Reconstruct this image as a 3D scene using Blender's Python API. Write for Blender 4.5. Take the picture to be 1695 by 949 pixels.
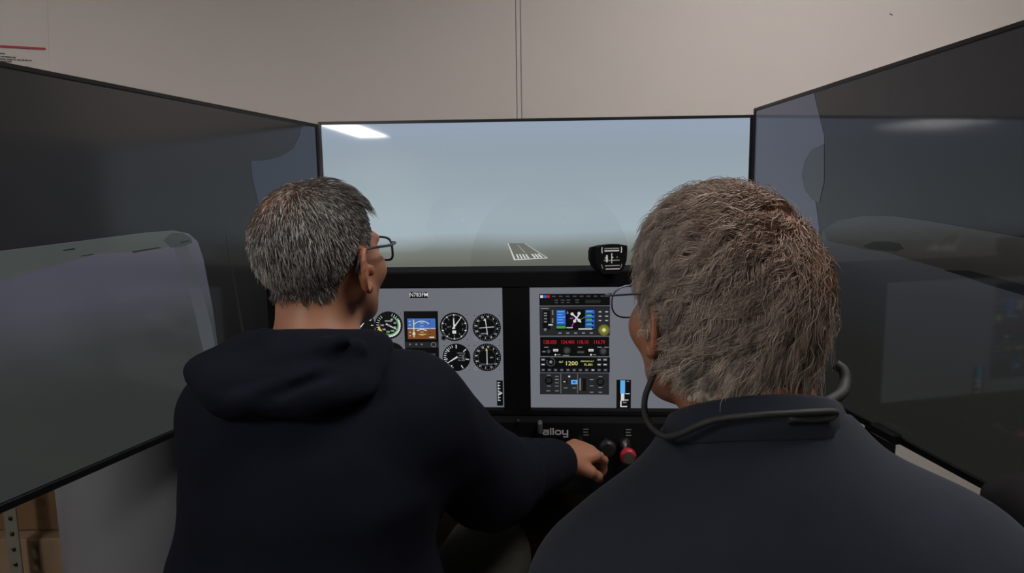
import bpy, math
import numpy as np
from mathutils import Matrix, Vector

for o in list(bpy.data.objects): bpy.data.objects.remove(o)
sc = bpy.context.scene
COL = sc.collection
rng = np.random.default_rng(7)

# ------------------------------------------------------------------ camera
def cam_axes(yaw, pitch, roll):
    cy, sy, cp, sp = math.cos(yaw), math.sin(yaw), math.cos(pitch), math.sin(pitch)
    f = Vector((-sy*cp, cy*cp, sp)); r = Vector((cy, sy, 0)); u = r.cross(f)
    c, s = math.cos(roll), math.sin(roll)
    return r*c + u*s, u*c - r*s, f
cam_d = bpy.data.cameras.new('camera'); cam = bpy.data.objects.new('camera', cam_d); COL.objects.link(cam)
r_, u_, f_ = cam_axes(0.0084, -0.1261, -0.0154)
cam.matrix_world = Matrix(((r_.x, u_.x, -f_.x, -0.0572), (r_.y, u_.y, -f_.y, -1.8998), (r_.z, u_.z, -f_.z, 1.2969), (0, 0, 0, 1)))
cam_d.sensor_fit = 'HORIZONTAL'; cam_d.sensor_width = 36.0; cam_d.lens = 1073.24/1695*36
cam_d.clip_start = 0.02
sc.camera = cam

# ------------------------------------------------------------------ world, exposure
w = bpy.data.worlds.new('world'); sc.world = w; w.use_nodes = True
w.node_tree.nodes['Background'].inputs[0].default_value = (0.5, 0.52, 0.55, 1)
w.node_tree.nodes['Background'].inputs[1].default_value = 0.0
sc.view_settings.view_transform = 'Standard'; sc.view_settings.look = 'None'
sc.view_settings.exposure = 0.0; sc.view_settings.gamma = 1.0
sc.view_settings.use_curve_mapping = False
LAMP_NEAR = 19.0      # emission of the ceiling fixture above the right-hand seat
FILL_MID = 38.0  # unseen fixture added behind the seats to even out the back wall
FILL_LEFT = 6.5  # unseen fixture added to brighten the left part of the wall and the drum
LAMP_FAR = 75.0       # the fixtures further back in the room

# ------------------------------------------------------------------ materials
MATS = {}
def lin(r, g, b):
    f = lambda c: (c/255/12.92) if c/255 <= 0.04045 else ((c/255+0.055)/1.055)**2.4
    return (f(r), f(g), f(b))
def mat(name, col, rough=0.6, spec=0.5, metal=0.0, noise=None, bump=None, sheen=0.0):
    """noise=(scale, amount) varies the colour; bump=(scale, strength, distance) gives fine relief"""
    if name in MATS: return MATS[name]
    m = bpy.data.materials.new(name); m.use_nodes = True; nt = m.node_tree; b = nt.nodes['Principled BSDF']
    b.inputs['Base Color'].default_value = (*col, 1); b.inputs['Roughness'].default_value = rough
    b.inputs['Specular IOR Level'].default_value = spec; b.inputs['Metallic'].default_value = metal
    if sheen: b.inputs['Sheen Weight'].default_value = sheen
    tc = nt.nodes.new('ShaderNodeTexCoord')
    if noise:
        n = nt.nodes.new('ShaderNodeTexNoise'); n.inputs['Scale'].default_value = noise[0]; n.inputs['Detail'].default_value = 5
        nt.links.new(tc.outputs['Object'], n.inputs['Vector'])
        mx = nt.nodes.new('ShaderNodeMix'); mx.data_type = 'RGBA'
        a = noise[1]
        mx.inputs[6].default_value = (*[c*(1-a) for c in col], 1); mx.inputs[7].default_value = (*[min(1, c*(1+a)) for c in col], 1)
        nt.links.new(n.outputs['Fac'], mx.inputs[0]); nt.links.new(mx.outputs[2], b.inputs['Base Color'])
    if bump:
        n = nt.nodes.new('ShaderNodeTexNoise'); n.inputs['Scale'].default_value = bump[0]; n.inputs['Detail'].default_value = 4
        nt.links.new(tc.outputs['Object'], n.inputs['Vector'])
        bp = nt.nodes.new('ShaderNodeBump'); bp.inputs['Strength'].default_value = bump[1]; bp.inputs['Distance'].default_value = bump[2]
        nt.links.new(n.outputs['Fac'], bp.inputs['Height']); nt.links.new(bp.outputs['Normal'], b.inputs['Normal'])
    MATS[name] = m; return m
def emit(name, col, strength=1.0, gloss=True, rough=0.035, ior=1.55):
    """a lit display colour under the glossy face of the screen"""
    if name in MATS: return MATS[name]
    m = bpy.data.materials.new(name); m.use_nodes = True; b = m.node_tree.nodes['Principled BSDF']
    b.inputs['Base Color'].default_value = (0.004, 0.004, 0.004, 1)
    b.inputs['Roughness'].default_value = rough if gloss else 0.8
    b.inputs['IOR'].default_value = ior
    if not gloss: b.inputs['Specular IOR Level'].default_value = 0
    b.inputs['Emission Color'].default_value = (*col, 1); b.inputs['Emission Strength'].default_value = strength
    MATS[name] = m; return m
def emit_ramp(name, axis, lo, hi, stops, noise=None, rough=0.035, ior=1.55):
    """display picture whose colour runs along one local axis of the screen"""
    m = emit(name, (0, 0, 0), 1.0, True, rough, ior); nt = m.node_tree; b = nt.nodes['Principled BSDF']
    tc = nt.nodes.new('ShaderNodeTexCoord'); sx = nt.nodes.new('ShaderNodeSeparateXYZ'); nt.links.new(tc.outputs['Object'], sx.inputs[0])
    mr = nt.nodes.new('ShaderNodeMapRange'); mr.inputs[1].default_value = lo; mr.inputs[2].default_value = hi
    nt.links.new(sx.outputs[axis], mr.inputs[0])
    src = mr.outputs[0]
    if noise:
        n = nt.nodes.new('ShaderNodeTexNoise'); n.inputs['Scale'].default_value = noise[0]; n.inputs['Detail'].default_value = 2
        mp = nt.nodes.new('ShaderNodeMapping'); mp.inputs['Scale'].default_value = noise[2]
        nt.links.new(tc.outputs['Object'], mp.inputs[0]); nt.links.new(mp.outputs[0], n.inputs['Vector'])
        ma = nt.nodes.new('ShaderNodeMath'); ma.operation = 'MULTIPLY_ADD'; ma.inputs[1].default_value = noise[1]
        mb = nt.nodes.new('ShaderNodeMath'); mb.operation = 'SUBTRACT'; mb.inputs[1].default_value = noise[1]*0.5
        nt.links.new(n.outputs['Fac'], ma.inputs[0]); nt.links.new(src, ma.inputs[2]); nt.links.new(ma.outputs[0], mb.inputs[0]); src = mb.outputs[0]
    cr = nt.nodes.new('ShaderNodeValToRGB'); nt.links.new(src, cr.inputs[0])
    el = cr.color_ramp.elements
    el[0].position, el[0].color = stops[0][0], (*stops[0][1], 1)
    el[1].position, el[1].color = stops[-1][0], (*stops[-1][1], 1)
    for p, c in stops[1:-1]:
        e = el.new(p); e.color = (*c, 1)
    nt.links.new(cr.outputs[0], b.inputs['Emission Color'])
    return m

# ------------------------------------------------------------------ object helpers
def link(name, me, mats, parent=None, smooth=False):
    o = bpy.data.objects.new(name, me); COL.objects.link(o)
    for m in (mats if isinstance(mats, (list, tuple)) else [mats]): me.materials.append(m)
    if parent is not None: o.parent = parent
    if smooth: me.polygons.foreach_set('use_smooth', [True]*len(me.polygons))
    return o
def tag(o, label=None, cat=None, group=None, kind=None):
    if label: o['label'] = label
    if cat: o['category'] = cat
    if group: o['group'] = group
    if kind: o['kind'] = kind
    return o
def empty(name, loc, rz=0.0):
    e = bpy.data.objects.new(name, None); COL.objects.link(e); e.location = loc; e.rotation_euler = (0, 0, rz)
    e.empty_display_size = 0.05
    return e
class MB:
    """collects boxes, tubes, lathes and prisms into one mesh"""
    def __init__(s): s.v = []; s.f = []; s.m = []; s.sm = []
    def add(s, vs, fs, mi=0, smooth=False):
        k = len(s.v); s.v += [tuple(map(float, v)) for v in vs]; s.f += [tuple(k+i for i in f) for f in fs]
        s.m += [mi]*len(fs); s.sm += [smooth]*len(fs); return s
    def box(s, c, d, mi=0, rot=None, bev=0.0):
        hx, hy, hz = d[0]/2, d[1]/2, d[2]/2
        if bev > 0:
            b = min(bev, hx*.9, hy*.9, hz*.9); vs = []; idx = {}
            for sx in (-1, 1):
                for sy in (-1, 1):
                    for sz in (-1, 1):
                        for ax in range(3):
                            p = [sx*(hx-b), sy*(hy-b), sz*(hz-b)]; p[ax] = (sx*hx, sy*hy, sz*hz)[ax]
                            idx[(sx, sy, sz, ax)] = len(vs); vs.append(p)
            fs = []
            for ax in range(3):
                a, b2 = [(1, 2), (2, 0), (0, 1)][ax]
                for sg in (-1, 1):
                    q = []
                    for (pa, pb) in ((-1, -1), (1, -1), (1, 1), (-1, 1)):
                        k = [0, 0, 0]; k[ax] = sg; k[a] = pa; k[b2] = pb; q.append(idx[(*k, ax)])
                    fs.append(q if sg > 0 else q[::-1])
            for ax in range(3):
                a, b2 = [(1, 2), (2, 0), (0, 1)][ax]
                for sa in (-1, 1):
                    for sb in (-1, 1):
                        k0 = [0, 0, 0]; k1 = [0, 0, 0]; k0[ax] = -1; k1[ax] = 1; k0[a] = k1[a] = sa; k0[b2] = k1[b2] = sb
                        q = [idx[(*k0, a)], idx[(*k1, a)], idx[(*k1, b2)], idx[(*k0, b2)]]
                        fs.append(q if sa*sb < 0 else q[::-1])
            for sx in (-1, 1):
                for sy in (-1, 1):
                    for sz in (-1, 1):
                        q = [idx[(sx, sy, sz, 0)], idx[(sx, sy, sz, 1)], idx[(sx, sy, sz, 2)]]
                        fs.append(q if sx*sy*sz > 0 else q[::-1])
        else:
            vs = [(x*hx, y*hy, z*hz) for x in (-1, 1) for y in (-1, 1) for z in (-1, 1)]
            fs = [(0, 1, 3, 2), (4, 6, 7, 5), (0, 4, 5, 1), (2, 3, 7, 6), (0, 2, 6, 4), (1, 5, 7, 3)]
        R = rot if rot is not None else Matrix.Identity(3)
        return s.add([R @ Vector(v) + Vector(c) for v in vs], fs, mi)
    def tube(s, pts, rad, n=8, mi=0, closed=False, cap=True):
        P = [Vector(p) for p in pts]; N = len(P)
        rad = [rad]*N if not hasattr(rad, '__len__') else rad
        T = []
        for i in range(N):
            a = P[(i-1) % N] if (closed or i > 0) else P[i]; b = P[(i+1) % N] if (closed or i < N-1) else P[i]
            T.append((b-a).normalized())
        up = Vector((0, 0, 1)) if abs(T[0].z) < .9 else Vector((1, 0, 0))
        nrm = (up - T[0]*up.dot(T[0])).normalized(); vs = []
        for i in range(N):
            nrm = (nrm - T[i]*nrm.dot(T[i])).normalized(); bn = T[i].cross(nrm)
            for k in range(n):
                a = 2*math.pi*k/n; vs.append(P[i] + (nrm*math.cos(a) + bn*math.sin(a))*rad[i])
        fs = []
        for i in range(N if closed else N-1):
            j = (i+1) % N
            for k in range(n): fs.append((i*n+k, i*n+(k+1) % n, j*n+(k+1) % n, j*n+k))
        s.add(vs, fs, mi, True)
        if cap and not closed:
            k = len(s.v)-len(vs); s.f += [tuple(k+i for i in range(n))[::-1], tuple(k+(N-1)*n+i for i in range(n))]; s.m += [mi]*2; s.sm += [False]*2
        return s
    def lathe(s, prof, c=(0, 0, 0), axis='z', n=24, mi=0, smooth=True):
        """prof: (radius, height) pairs; turned about the given axis through c"""
        vs = []
        for (r, h) in prof:
            for k in range(n):
                a = 2*math.pi*k/n; x, y = r*math.cos(a), r*math.sin(a)
                v = {'z': (x, y, h), 'y': (x, h, y), 'x': (h, x, y)}[axis]
                vs.append((v[0]+c[0], v[1]+c[1], v[2]+c[2]))
        fs = []
        for i in range(len(prof)-1):
            for k in range(n):
                q = (i*n+k, i*n+(k+1) % n, (i+1)*n+(k+1) % n, (i+1)*n+k); fs.append(q if axis != 'y' else q[::-1])
        s.add(vs, fs, mi, smooth)
        k = len(s.v)-len(vs); s.f += [tuple(k+i for i in range(n)), tuple(k+(len(prof)-1)*n+i for i in range(n))]; s.m += [mi]*2; s.sm += [False]*2
        return s
    def prism(s, poly, o, ux, uz, depth, mi=0):
        """poly in (a, b) along ux/uz from o, thickened by depth along ux x uz"""
        o = Vector(o); ux = Vector(ux); uz = Vector(uz); d = ux.cross(uz)*depth; n = len(poly)
        vs = [o + ux*a + uz*b for a, b in poly] + [o + ux*a + uz*b + d for a, b in poly]
        fs = [tuple(range(n))[::-1], tuple(range(n, 2*n))] + [(i, (i+1) % n, (i+1) % n+n, i+n) for i in range(n)]
        return s.add(vs, fs, mi)
    def build(s, name, mats, parent=None, smooth=None):
        me = bpy.data.meshes.new(name); me.from_pydata(s.v, [], s.f); me.polygons.foreach_set('material_index', s.m)
        me.polygons.foreach_set('use_smooth', s.sm if smooth is None else [smooth]*len(s.f)); me.update()
        return link(name, me, mats, parent)

# ------------------------------------------------------------------ room
M_wall = mat('wall_paint', lin(196, 188, 183), .85, .2, noise=(1.3, .05), bump=(220, .06, .002))
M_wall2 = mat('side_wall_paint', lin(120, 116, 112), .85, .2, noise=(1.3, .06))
M_floor = mat('floor_carpet', (0.05, 0.048, 0.046), .9, .1, noise=(60, .35))
M_ceil = mat('ceiling_panel', lin(150, 148, 144), .9, .1, noise=(30, .05))
X0, X1, YB, YF, ZC = -10.5, 3.4, 0.30, -12.0, 2.72
def struct(name, mb, m, parent=None):
    o = mb.build(name, m, parent)
    if parent is None: o['kind'] = 'structure'
    return o
struct('floor', MB().box(((X0+X1)/2, (YB+YF)/2, -.05), (X1-X0+.4, YB-YF+.4, .1)), M_floor)
struct('ceiling', MB().box(((X0+X1)/2, (YB+YF)/2, ZC+.05), (X1-X0+.4, YB-YF+.4, .1)), M_ceil)
struct('wall_left', MB().box((X0-.05, (YB+YF)/2, ZC/2), (.1, YB-YF, ZC)), M_wall2)
struct('wall_right', MB().box((X1+.05, (YB+YF)/2, ZC/2), (.1, YB-YF, ZC)), M_wall2)
struct('wall_front', MB().box(((X0+X1)/2, YF-.05, ZC/2), (X1-X0+.2, .1, ZC)), M_wall2)
wb = struct('wall_back', MB().box(((X0+X1)/2, YB+.065, ZC/2), (X1-X0+.2, .09, ZC)), M_wall)
# the back wall is made of sheets; one joint shows above the middle screen
JX = -0.0355
def sheet(x0, x1, y, name='wall_sheet'):
    return struct(name, MB().box(((x0+x1)/2, y+.011, ZC/2), (x1-x0, .022, ZC), bev=.0012), M_wall, wb)
sheet(X0, JX-.016, YB-.002); sheet(JX+.0012, 1.9, YB); sheet(1.903, X1, YB)
struct('joint_strip', MB().box((JX-.0074, YB+.012, ZC/2), (.0148, .02, ZC), bev=.002), M_wall, wb)
struct('nail_mark', MB().box((1.164, YB-.0005, 1.888), (.011, .002, .004), rot=Matrix.Rotation(.5, 3, 'Y'), bev=.0008), mat('nail_dark', (.12, .10, .09), .6), wb)

# ------------------------------------------------------------------ ceiling lights
M_fix = mat('fixture_white', (.6, .6, .6), .5)
def troffer(x, y, lx, ly, strength, label, rz=0.0):
    t = empty('ceiling_light', (x, y, ZC), rz)
    tag(t, label, 'ceiling light', 'louvred ceiling lights')
    fr = MB()
    for sx in (-1, 1): fr.box((sx*(lx/2+.012), 0, -.03), (.024, ly+.048, .06), bev=.003)
    for sy in (-1, 1): fr.box((0, sy*(ly/2+.012), -.03), (lx, .024, .06), bev=.003)
    fr.build('frame', M_fix, t)
    MB().box((0, 0, -.02), (lx, ly, .012)).build('diffuser', emit('lamp_%g' % strength, (1.0, .96, .92), strength, gloss=False), t)
    lv = MB()
    for i in range(1, int(lx/.1)): lv.box((-lx/2+i*lx/int(lx/.1), 0, -.030), (.004, ly, .006))
    for i in range(1, max(2, int(ly/.1))): lv.box((0, -ly/2+i*ly/max(2, int(ly/.1)), -.030), (lx, .004, .006))
    lv.build('louvre', M_fix, t)
    return t
troffer(.85, -1.1, .6, 1.2, LAMP_NEAR, 'louvred ceiling light over the seat of the grey haired man, out of view above')
troffer(-1.7, -3.4, .6, 1.2, FILL_MID, 'added louvred fill light above the gangway behind the seats, unseen')
troffer(-1.9, -1.15, .6, 1.2, FILL_LEFT, 'added louvred fill light over the shelf unit on the left, out of view above')
troffer(-2.95, -10.1, .62, 2.4, LAMP_FAR, 'long louvred ceiling light far behind the seats, mirrored in the middle screen', .08)
troffer(-8.3, -9.1, 1.6, 1.6, LAMP_FAR, 'square louvred ceiling light in the far corner, mirrored twice in the right screen')

# ------------------------------------------------------------------ three big screens
W, H, TOP = 1.245, 0.715, 1.54
M_bez = mat('bezel_black', (.006, .006, .007), .35, .5)
M_tvback = mat('tv_back', (.012, .012, .013), .6)
M_steel = mat('stand_black_steel', (.02, .02, .021), .45, metal=.6)
BZ, BB = .0085, .014
def television(loc, rz, x0, top, label, pole_x, screen_mat, H=H):
    t = empty('television', loc, rz); tag(t, label, 'television', 'large screens around the cockpit')
    bot = top-H; x1 = x0+W; f = MB()
    f.box((x0+BZ/2, .009, (top+bot)/2), (BZ, .022, H), bev=.001); f.box((x1-BZ/2, .009, (top+bot)/2), (BZ, .022, H), bev=.001)
    f.box(((x0+x1)/2, .009, top-BZ/2), (W-2*BZ, .022, BZ), bev=.001); f.box(((x0+x1)/2, .009, bot+BB/2), (W-2*BZ, .022, BB), bev=.001)
    f.build('frame', M_bez, t)
    b = MB(); b.box(((x0+x1)/2, .021, (top+bot)/2), (W-.004, .018, H-.004)); b.box(((x0+x1)/2, .045, bot+.25), (W*.7, .032, .38), bev=.012)
    b.build('back_cover', M_tvback, t)
    sd = MB(); sd.box((pole_x, .085, .52), (.06, .04, 1.04), bev=.004); sd.box((pole_x, .07, 1.0), (.3, .02, .3), bev=.003)
    sd.build('stand_pole', M_steel, t)
    MB().box((pole_x, .06, .0125), (.36, .20, .025), bev=.006).build('stand_foot', M_steel, t)
    scn = MB().box(((x0+x1)/2, .006, (top+bot+BB-BZ)/2), (W-2*BZ, .008, H-BZ-BB)).build('screen', screen_mat, t)
    return t, scn
def picture(scn, name, poly, m, layer):
    """a flat piece of the picture on a screen; poly in local (x, z)"""
    o = MB().prism(poly, (0, .002-.0004*layer, 0), (1, 0, 0), (0, 0, 1), .0003).build(name, m, scn)
    return o
# middle screen: hazy sky over a dim field, runway ahead
SKY_STOPS = [(0.0, (98, 100, 92)), (.10, (105, 108, 100)), (.17, (117, 123, 117)), (.225, (139, 150, 152)), (.29, (158, 174, 182)), (.40, (157, 172, 180)), (.6, (148, 163, 172)), (.8, (144, 158, 169)), (1.0, (147, 160, 179))]
M_sky = emit_ramp('picture_hazy_sky', 2, TOP-.46, TOP, [(a, lin(*c)) for a, c in SKY_STOPS], noise=(2.2, .09, (1, 1, 1.6)))
tvF, scF = television((0, 0, 0), 0, -W/2, TOP, 'wide middle screen showing a hazy sky and runway', 0.0, M_sky)
# fainter disc of the turning propeller in the picture
arc = [(.04+.235*math.cos(a), 1.112+.245*math.sin(a)) for a in np.linspace(0, math.pi, 40)]
M_disc = emit_ramp('picture_propeller_haze', 2, TOP-.46, TOP, [(a, lin(*[v*(.955+.045*min(1, max(0, (a-.25)/.3))) for v in c])) for a, c in SKY_STOPS], noise=(2.2, .09, (1, 1, 1.6)))
picture(scF, 'propeller_haze', arc, M_disc, 1)
M_mark = emit('picture_runway_white', lin(205, 208, 205)); M_run = emit('picture_runway', lin(104, 106, 99)); M_mark2 = emit('picture_runway_pale', lin(160, 163, 160))
picture(scF, 'runway', [(-.064, 1.135), (.032, 1.139), (-.035, 1.183), (-.083, 1.184)], M_run, 2)
def bar(a, b, w1, w2=None):
    a = Vector(a); b = Vector(b); d = (b-a).normalized(); n = Vector((-d.y, d.x)); w2 = w1 if w2 is None else w2
    return [tuple(a-n*w1/2), tuple(b-n*w2/2), tuple(b+n*w2/2), tuple(a+n*w1/2)]
picture(scF, 'runway_edge', bar((-.064, 1.135), (-.083, 1.184), .005, .0022), M_mark, 3)
picture(scF, 'runway_edge', bar((.032, 1.139), (-.035, 1.183), .0042, .002), M_mark2, 3)
picture(scF, 'runway_edge', bar((-.064, 1.1352), (.032, 1.1392), .0022), M_mark, 3)
picture(scF, 'runway_centre_line', bar((-.034, 1.156), (-.056, 1.18), .0022, .001), M_mark2, 3)
for i in range(8):
    if i == 4: continue
    x = -.052+i*.0097
    picture(scF, 'threshold_bar', bar((x, 1.138+i*.0004), (x-.0065-.0008*i, 1.1515), .0042, .0036), M_mark, 4)
picture(scF, 'cowling_glint', [(-.012, 1.100), (.098, 1.100), (.098, 1.1045), (.07, 1.1065), (.02, 1.107), (-.012, 1.1045)], M_mark, 3)
# left screen: dark cabin post, side window with the wing and its strut
GL = 1.55
hinge_l = (-.6232, -.003, 0); rl = math.atan2(.96019, .27936)
topL = 1.533
M_cab = emit_ramp('picture_cabin_left', 2, topL-.7, topL, [(0, lin(12, 12, 12)), (.3, lin(20, 20, 20)), (.7, lin(30, 30, 31)), (1, lin(35, 34, 33))], noise=(3, .2, (1, 1, 1)), rough=.13, ior=GL)
tvL, scL = television(hinge_l, rl, -W, topL, 'left screen showing a side window with wing and strut', -.24, M_cab)
PL = lambda q: [(-u, topL-v) for u, v in q]
M_lwin = emit_ramp('picture_left_window', 2, topL-.70, topL-.28, [(0, lin(47, 50, 48)), (.3, lin(47, 50, 48)), (.5, lin(52, 55, 55)), (.68, lin(66, 67, 75)), (.85, lin(70, 70, 82)), (1, lin(76, 77, 86))], noise=(2.5, .18, (1, 1, 2)), rough=.13, ior=GL)
M_lsky = emit('picture_left_windscreen', lin(46, 50, 61), rough=.13, ior=GL); M_wing = emit('picture_wing', lin(66, 71, 69), rough=.13, ior=GL)
M_strut = emit('picture_strut', lin(66, 69, 74), rough=.13, ior=GL); M_pod = emit('picture_strut_root', lin(52, 55, 55), rough=.13, ior=GL); M_tick = emit('picture_dark_mark', lin(28, 30, 30), rough=.13, ior=GL)
M_post = emit('picture_cabin_post', lin(30, 29, 29), rough=.13, ior=GL)
picture(scL, 'windscreen_view', PL([(.075, .012), (.0105, .0095), (.0105, .161), (.012, .475), (.243, .447), (.274, .236), (.294, .158), (.295, .121), (.234, .115), (.169, .1), (.12, .077), (.092, .046)]), M_lsky, 1)
picture(scL, 'side_window_view', PL([(1.232, .31), (.906, .297), (.781, .29), (.625, .281), (.555, .28), (.514, .288), (.489, .307), (.476, .348), (.459, .46), (.449, .589), (.441, .699), (1.232, .699)]), M_lwin, 1)
picture(scL, 'wing', PL([(1.232, .311), (.906, .298), (.781, .291), (.625, .282), (.555, .281), (.522, .292), (.582, .315), (.664, .317), (.736, .315), (.797, .325), (.862, .336), (.911, .345), (1.232, .39)]), M_wing, 2)
picture(scL, 'wing_strut', PL([(.561, .309), (.524, .305), (.496, .387), (.468, .5), (.457, .587), (.46, .68), (.49, .68), (.494, .578), (.514, .465), (.538, .362)]), M_strut, 3)
picture(scL, 'strut_root', PL([(.584, .299), (.563, .285), (.531, .286), (.508, .298), (.506, .309), (.534, .315), (.567, .315)]), M_pod, 4)
for q in ([(.805, .303), (.783, .301), (.782, .304), (.805, .305)], [(.773, .316), (.749, .314), (.748, .316), (.773, .317)], [(.664, .316), (.60, .312), (.59, .314), (.66, .319)], [(.54, .305), (.515, .302), (.514, .305), (.54, .308)]):
    picture(scL, 'wing_mark', PL(q), M_tick, 5)
picture(scL, 'cabin_post_edge', PL([(.40, .30), (.395, .30), (.352, .60), (.36, .60)]), M_post, 1)
MB().box((-.583, -.003, topL-H+.007), (.012, .002, .010)).build('bezel_sticker', mat('sticker_white', (.5, .5, .5), .6), tvL)
# right screen: windscreen corner, dark cabin, wing above a grey haze
hinge_r = (.6232, -.003, 0); rr = math.atan2(-.99619, .08716); topR = 1.557
M_cabr = emit_ramp('picture_cabin_right', 0, 0, 1.24, [(0, lin(30, 30, 32)), (.3, lin(31, 31, 33)), (.5, lin(30, 30, 33)), (.75, lin(24, 24, 26)), (1, lin(22, 22, 23))], noise=(2, .2, (1, 1, 1)), rough=.06, ior=GL)
tvR, scR = television(hinge_r, rr, 0, topR, 'right screen showing a dark cabin side and wing', .5, M_cabr, .735)
PR = lambda q: [(u, topR-v) for u, v in q][::-1]
M_rsky = emit('picture_right_windscreen', lin(66, 68, 80), rough=.06, ior=GL); M_orb = emit('picture_visor', lin(50, 52, 57), rough=.06, ior=GL)
M_rwing = emit_ramp('picture_right_wing', 2, topR-.41, topR-.29, [(0, lin(30, 29, 28)), (.35, lin(37, 35, 33)), (.7, lin(44, 43, 42)), (1, lin(50, 51, 53))], noise=(9, .4, (1, 1, 3)), rough=.06, ior=GL)
M_rwin = emit_ramp('picture_right_haze', 2, topR-.70, topR-.33, [(0, lin(30, 30, 29)), (.35, lin(31, 31, 30)), (.7, lin(38, 39, 42)), (1, lin(52, 55, 60))], noise=(2, .2, (1, 1, 2)), rough=.06, ior=GL)
M_rpod = emit('picture_right_pod', lin(17, 18, 19), rough=.06, ior=GL)
picture(scR, 'windscreen_view', PR([(.0105, .0095), (.312, .0095), (.334, .056), (.364, .114), (.365, .135), (.299, .15), (.274, .192), (.295, .241), (.34, .266), (.361, .33), (.3, .5), (.0105, .52)]), M_rsky, 1)
picture(scR, 'visor_end', PR([(.365, .132), (.312, .141), (.281, .168), (.272, .2), (.286, .232), (.321, .259), (.356, .268), (.372, .218)]), M_orb, 2)
picture(scR, 'side_window_view', PR([(.38, .33), (1.232, .33), (1.232, .719), (.2, .719)]), M_rwin, 3)
picture(scR, 'wing', PR([(.438, .307), (.524, .296), (.619, .294), (.719, .301), (.817, .311), (.913, .321), (1.232, .352), (1.232, .445), (.922, .405), (.862, .398), (.811, .389), (.734, .381), (.662, .373), (.607, .366), (.53, .364), (.465, .359), (.40, .355), (.38, .33)]), M_rwing, 4)
picture(scR, 'wing_pod', PR([(.533, .358), (.568, .347), (.605, .344), (.645, .346), (.66, .356), (.634, .363), (.589, .363), (.55, .363)]), M_rpod, 5)
picture(scR, 'wing_shadow', PR([(.763, .386), (.823, .381), (.921, .391), (1.232, .43), (1.232, .447), (.922, .407), (.862, .4), (.812, .392)]), M_rpod, 5)
MB().box((.655, -.012, topR-.722), (.075, .02, .022), bev=.004).build('cable_clip', M_bez, tvR)

# ------------------------------------------------------------------ display drawing
_TXT = {}
def text_geo(txt):
    if txt not in _TXT:
        cu = bpy.data.curves.new('lettering', 'FONT'); cu.body = txt; cu.size = 1; cu.align_x = 'CENTER'; cu.align_y = 'CENTER'; cu.resolution_u = 2; cu.offset = .005
        ob = bpy.data.objects.new('lettering', cu); COL.objects.link(ob)
        me = bpy.data.meshes.new_from_object(ob.evaluated_get(bpy.context.evaluated_depsgraph_get()))
        _TXT[txt] = ([tuple(v.co) for v in me.vertices], [tuple(p.vertices) for p in me.polygons])
        bpy.data.objects.remove(ob); bpy.data.curves.remove(cu); bpy.data.meshes.remove(me)
    return _TXT[txt]
class Draw:
    """flat print on a face: x to the right, y downwards in print units of 1/665 m, later layers on top"""
    def __init__(s, x0, z0, unit=1/665, y=0.0): s.mb = MB(); s.x0, s.z0, s.k, s.y = x0, z0, unit, y; s.mats = []; s.layer = 0
    def mi(s, m):
        if m not in s.mats: s.mats.append(m)
        return s.mats.index(m)
    def poly(s, pts, m, layer=None):
        L = s.layer if layer is None else layer
        vs = [(s.x0+a*s.k, s.y-.00025*L, s.z0-b*s.k) for a, b in pts]
        area = sum(vs[i-1][0]*vs[i][2]-vs[i][0]*vs[i-1][2] for i in range(len(vs)))
        f = tuple(range(len(vs))); s.mb.add(vs, [f if area > 0 else f[::-1]], s.mi(m)); return s
    def rect(s, x0, y0, x1, y1, m, layer=None): return s.poly([(x0, y0), (x1, y0), (x1, y1), (x0, y1)], m, layer)
    def disc(s, cx, cy, r, m, layer=None, n=28, ry=None): return s.poly([(cx+r*math.cos(a), cy+(ry or r)*math.sin(a)) for a in np.linspace(0, 2*math.pi, n, endpoint=False)], m, layer)
    def arc(s, cx, cy, r0, r1, a0, a1, m, layer=None):
        A = np.linspace(math.radians(a0), math.radians(a1), max(3, int(abs(a1-a0)/10)+1))
        for a, b in zip(A[:-1], A[1:]):
            s.poly([(cx+r*math.sin(t), cy-r*math.cos(t)) for r, t in ((r0, a), (r1, a), (r1, b), (r0, b))], m, layer)
        return s
    def line(s, x0, y0, x1, y1, w, m, layer=None, w2=None):
        d = math.hypot(x1-x0, y1-y0); nx, ny = -(y1-y0)/d, (x1-x0)/d; w2 = w if w2 is None else w2
        return s.poly([(x0+nx*w/2, y0+ny*w/2), (x1+nx*w2/2, y1+ny*w2/2), (x1-nx*w2/2, y1-ny*w2/2), (x0-nx*w/2, y0-ny*w/2)], m, layer)
    def hand(s, cx, cy, ang, r0, r1, w, m, layer=None, w2=None):
        a = math.radians(ang); return s.line(cx+r0*math.sin(a), cy-r0*math.cos(a), cx+r1*math.sin(a), cy-r1*math.cos(a), w, m, layer, w2)
    def ticks(s, cx, cy, r0, r1, a0, a1, n, w, m, layer=None):
        for a in np.linspace(a0, a1, n): s.hand(cx, cy, a, r0, r1, w, m, layer)
        return s
    def text(s, txt, cx, cy, size, m, layer=None, sx=1.0):
        L = s.layer if layer is None else layer; v, f = text_geo(txt)
        s.mb.add([(s.x0+(cx+a[0]*size*sx)*s.k, s.y-.00025*L, s.z0-(cy-a[1]*size)*s.k) for a in v], f, s.mi(m)); return s
    def build(s, name, parent): return s.mb.build(name, s.mats, parent, smooth=False)
def D(n, r, g, b): return emit('display_'+n, lin(r, g, b), rough=.25, ior=1.4)
K = D('black', 9, 9, 10); WH = D('white', 205, 206, 208); GY = D('grey', 120, 122, 126); DG = D('dark_grey', 34, 36, 38); MG = D('mid_grey', 62, 65, 68)
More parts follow.
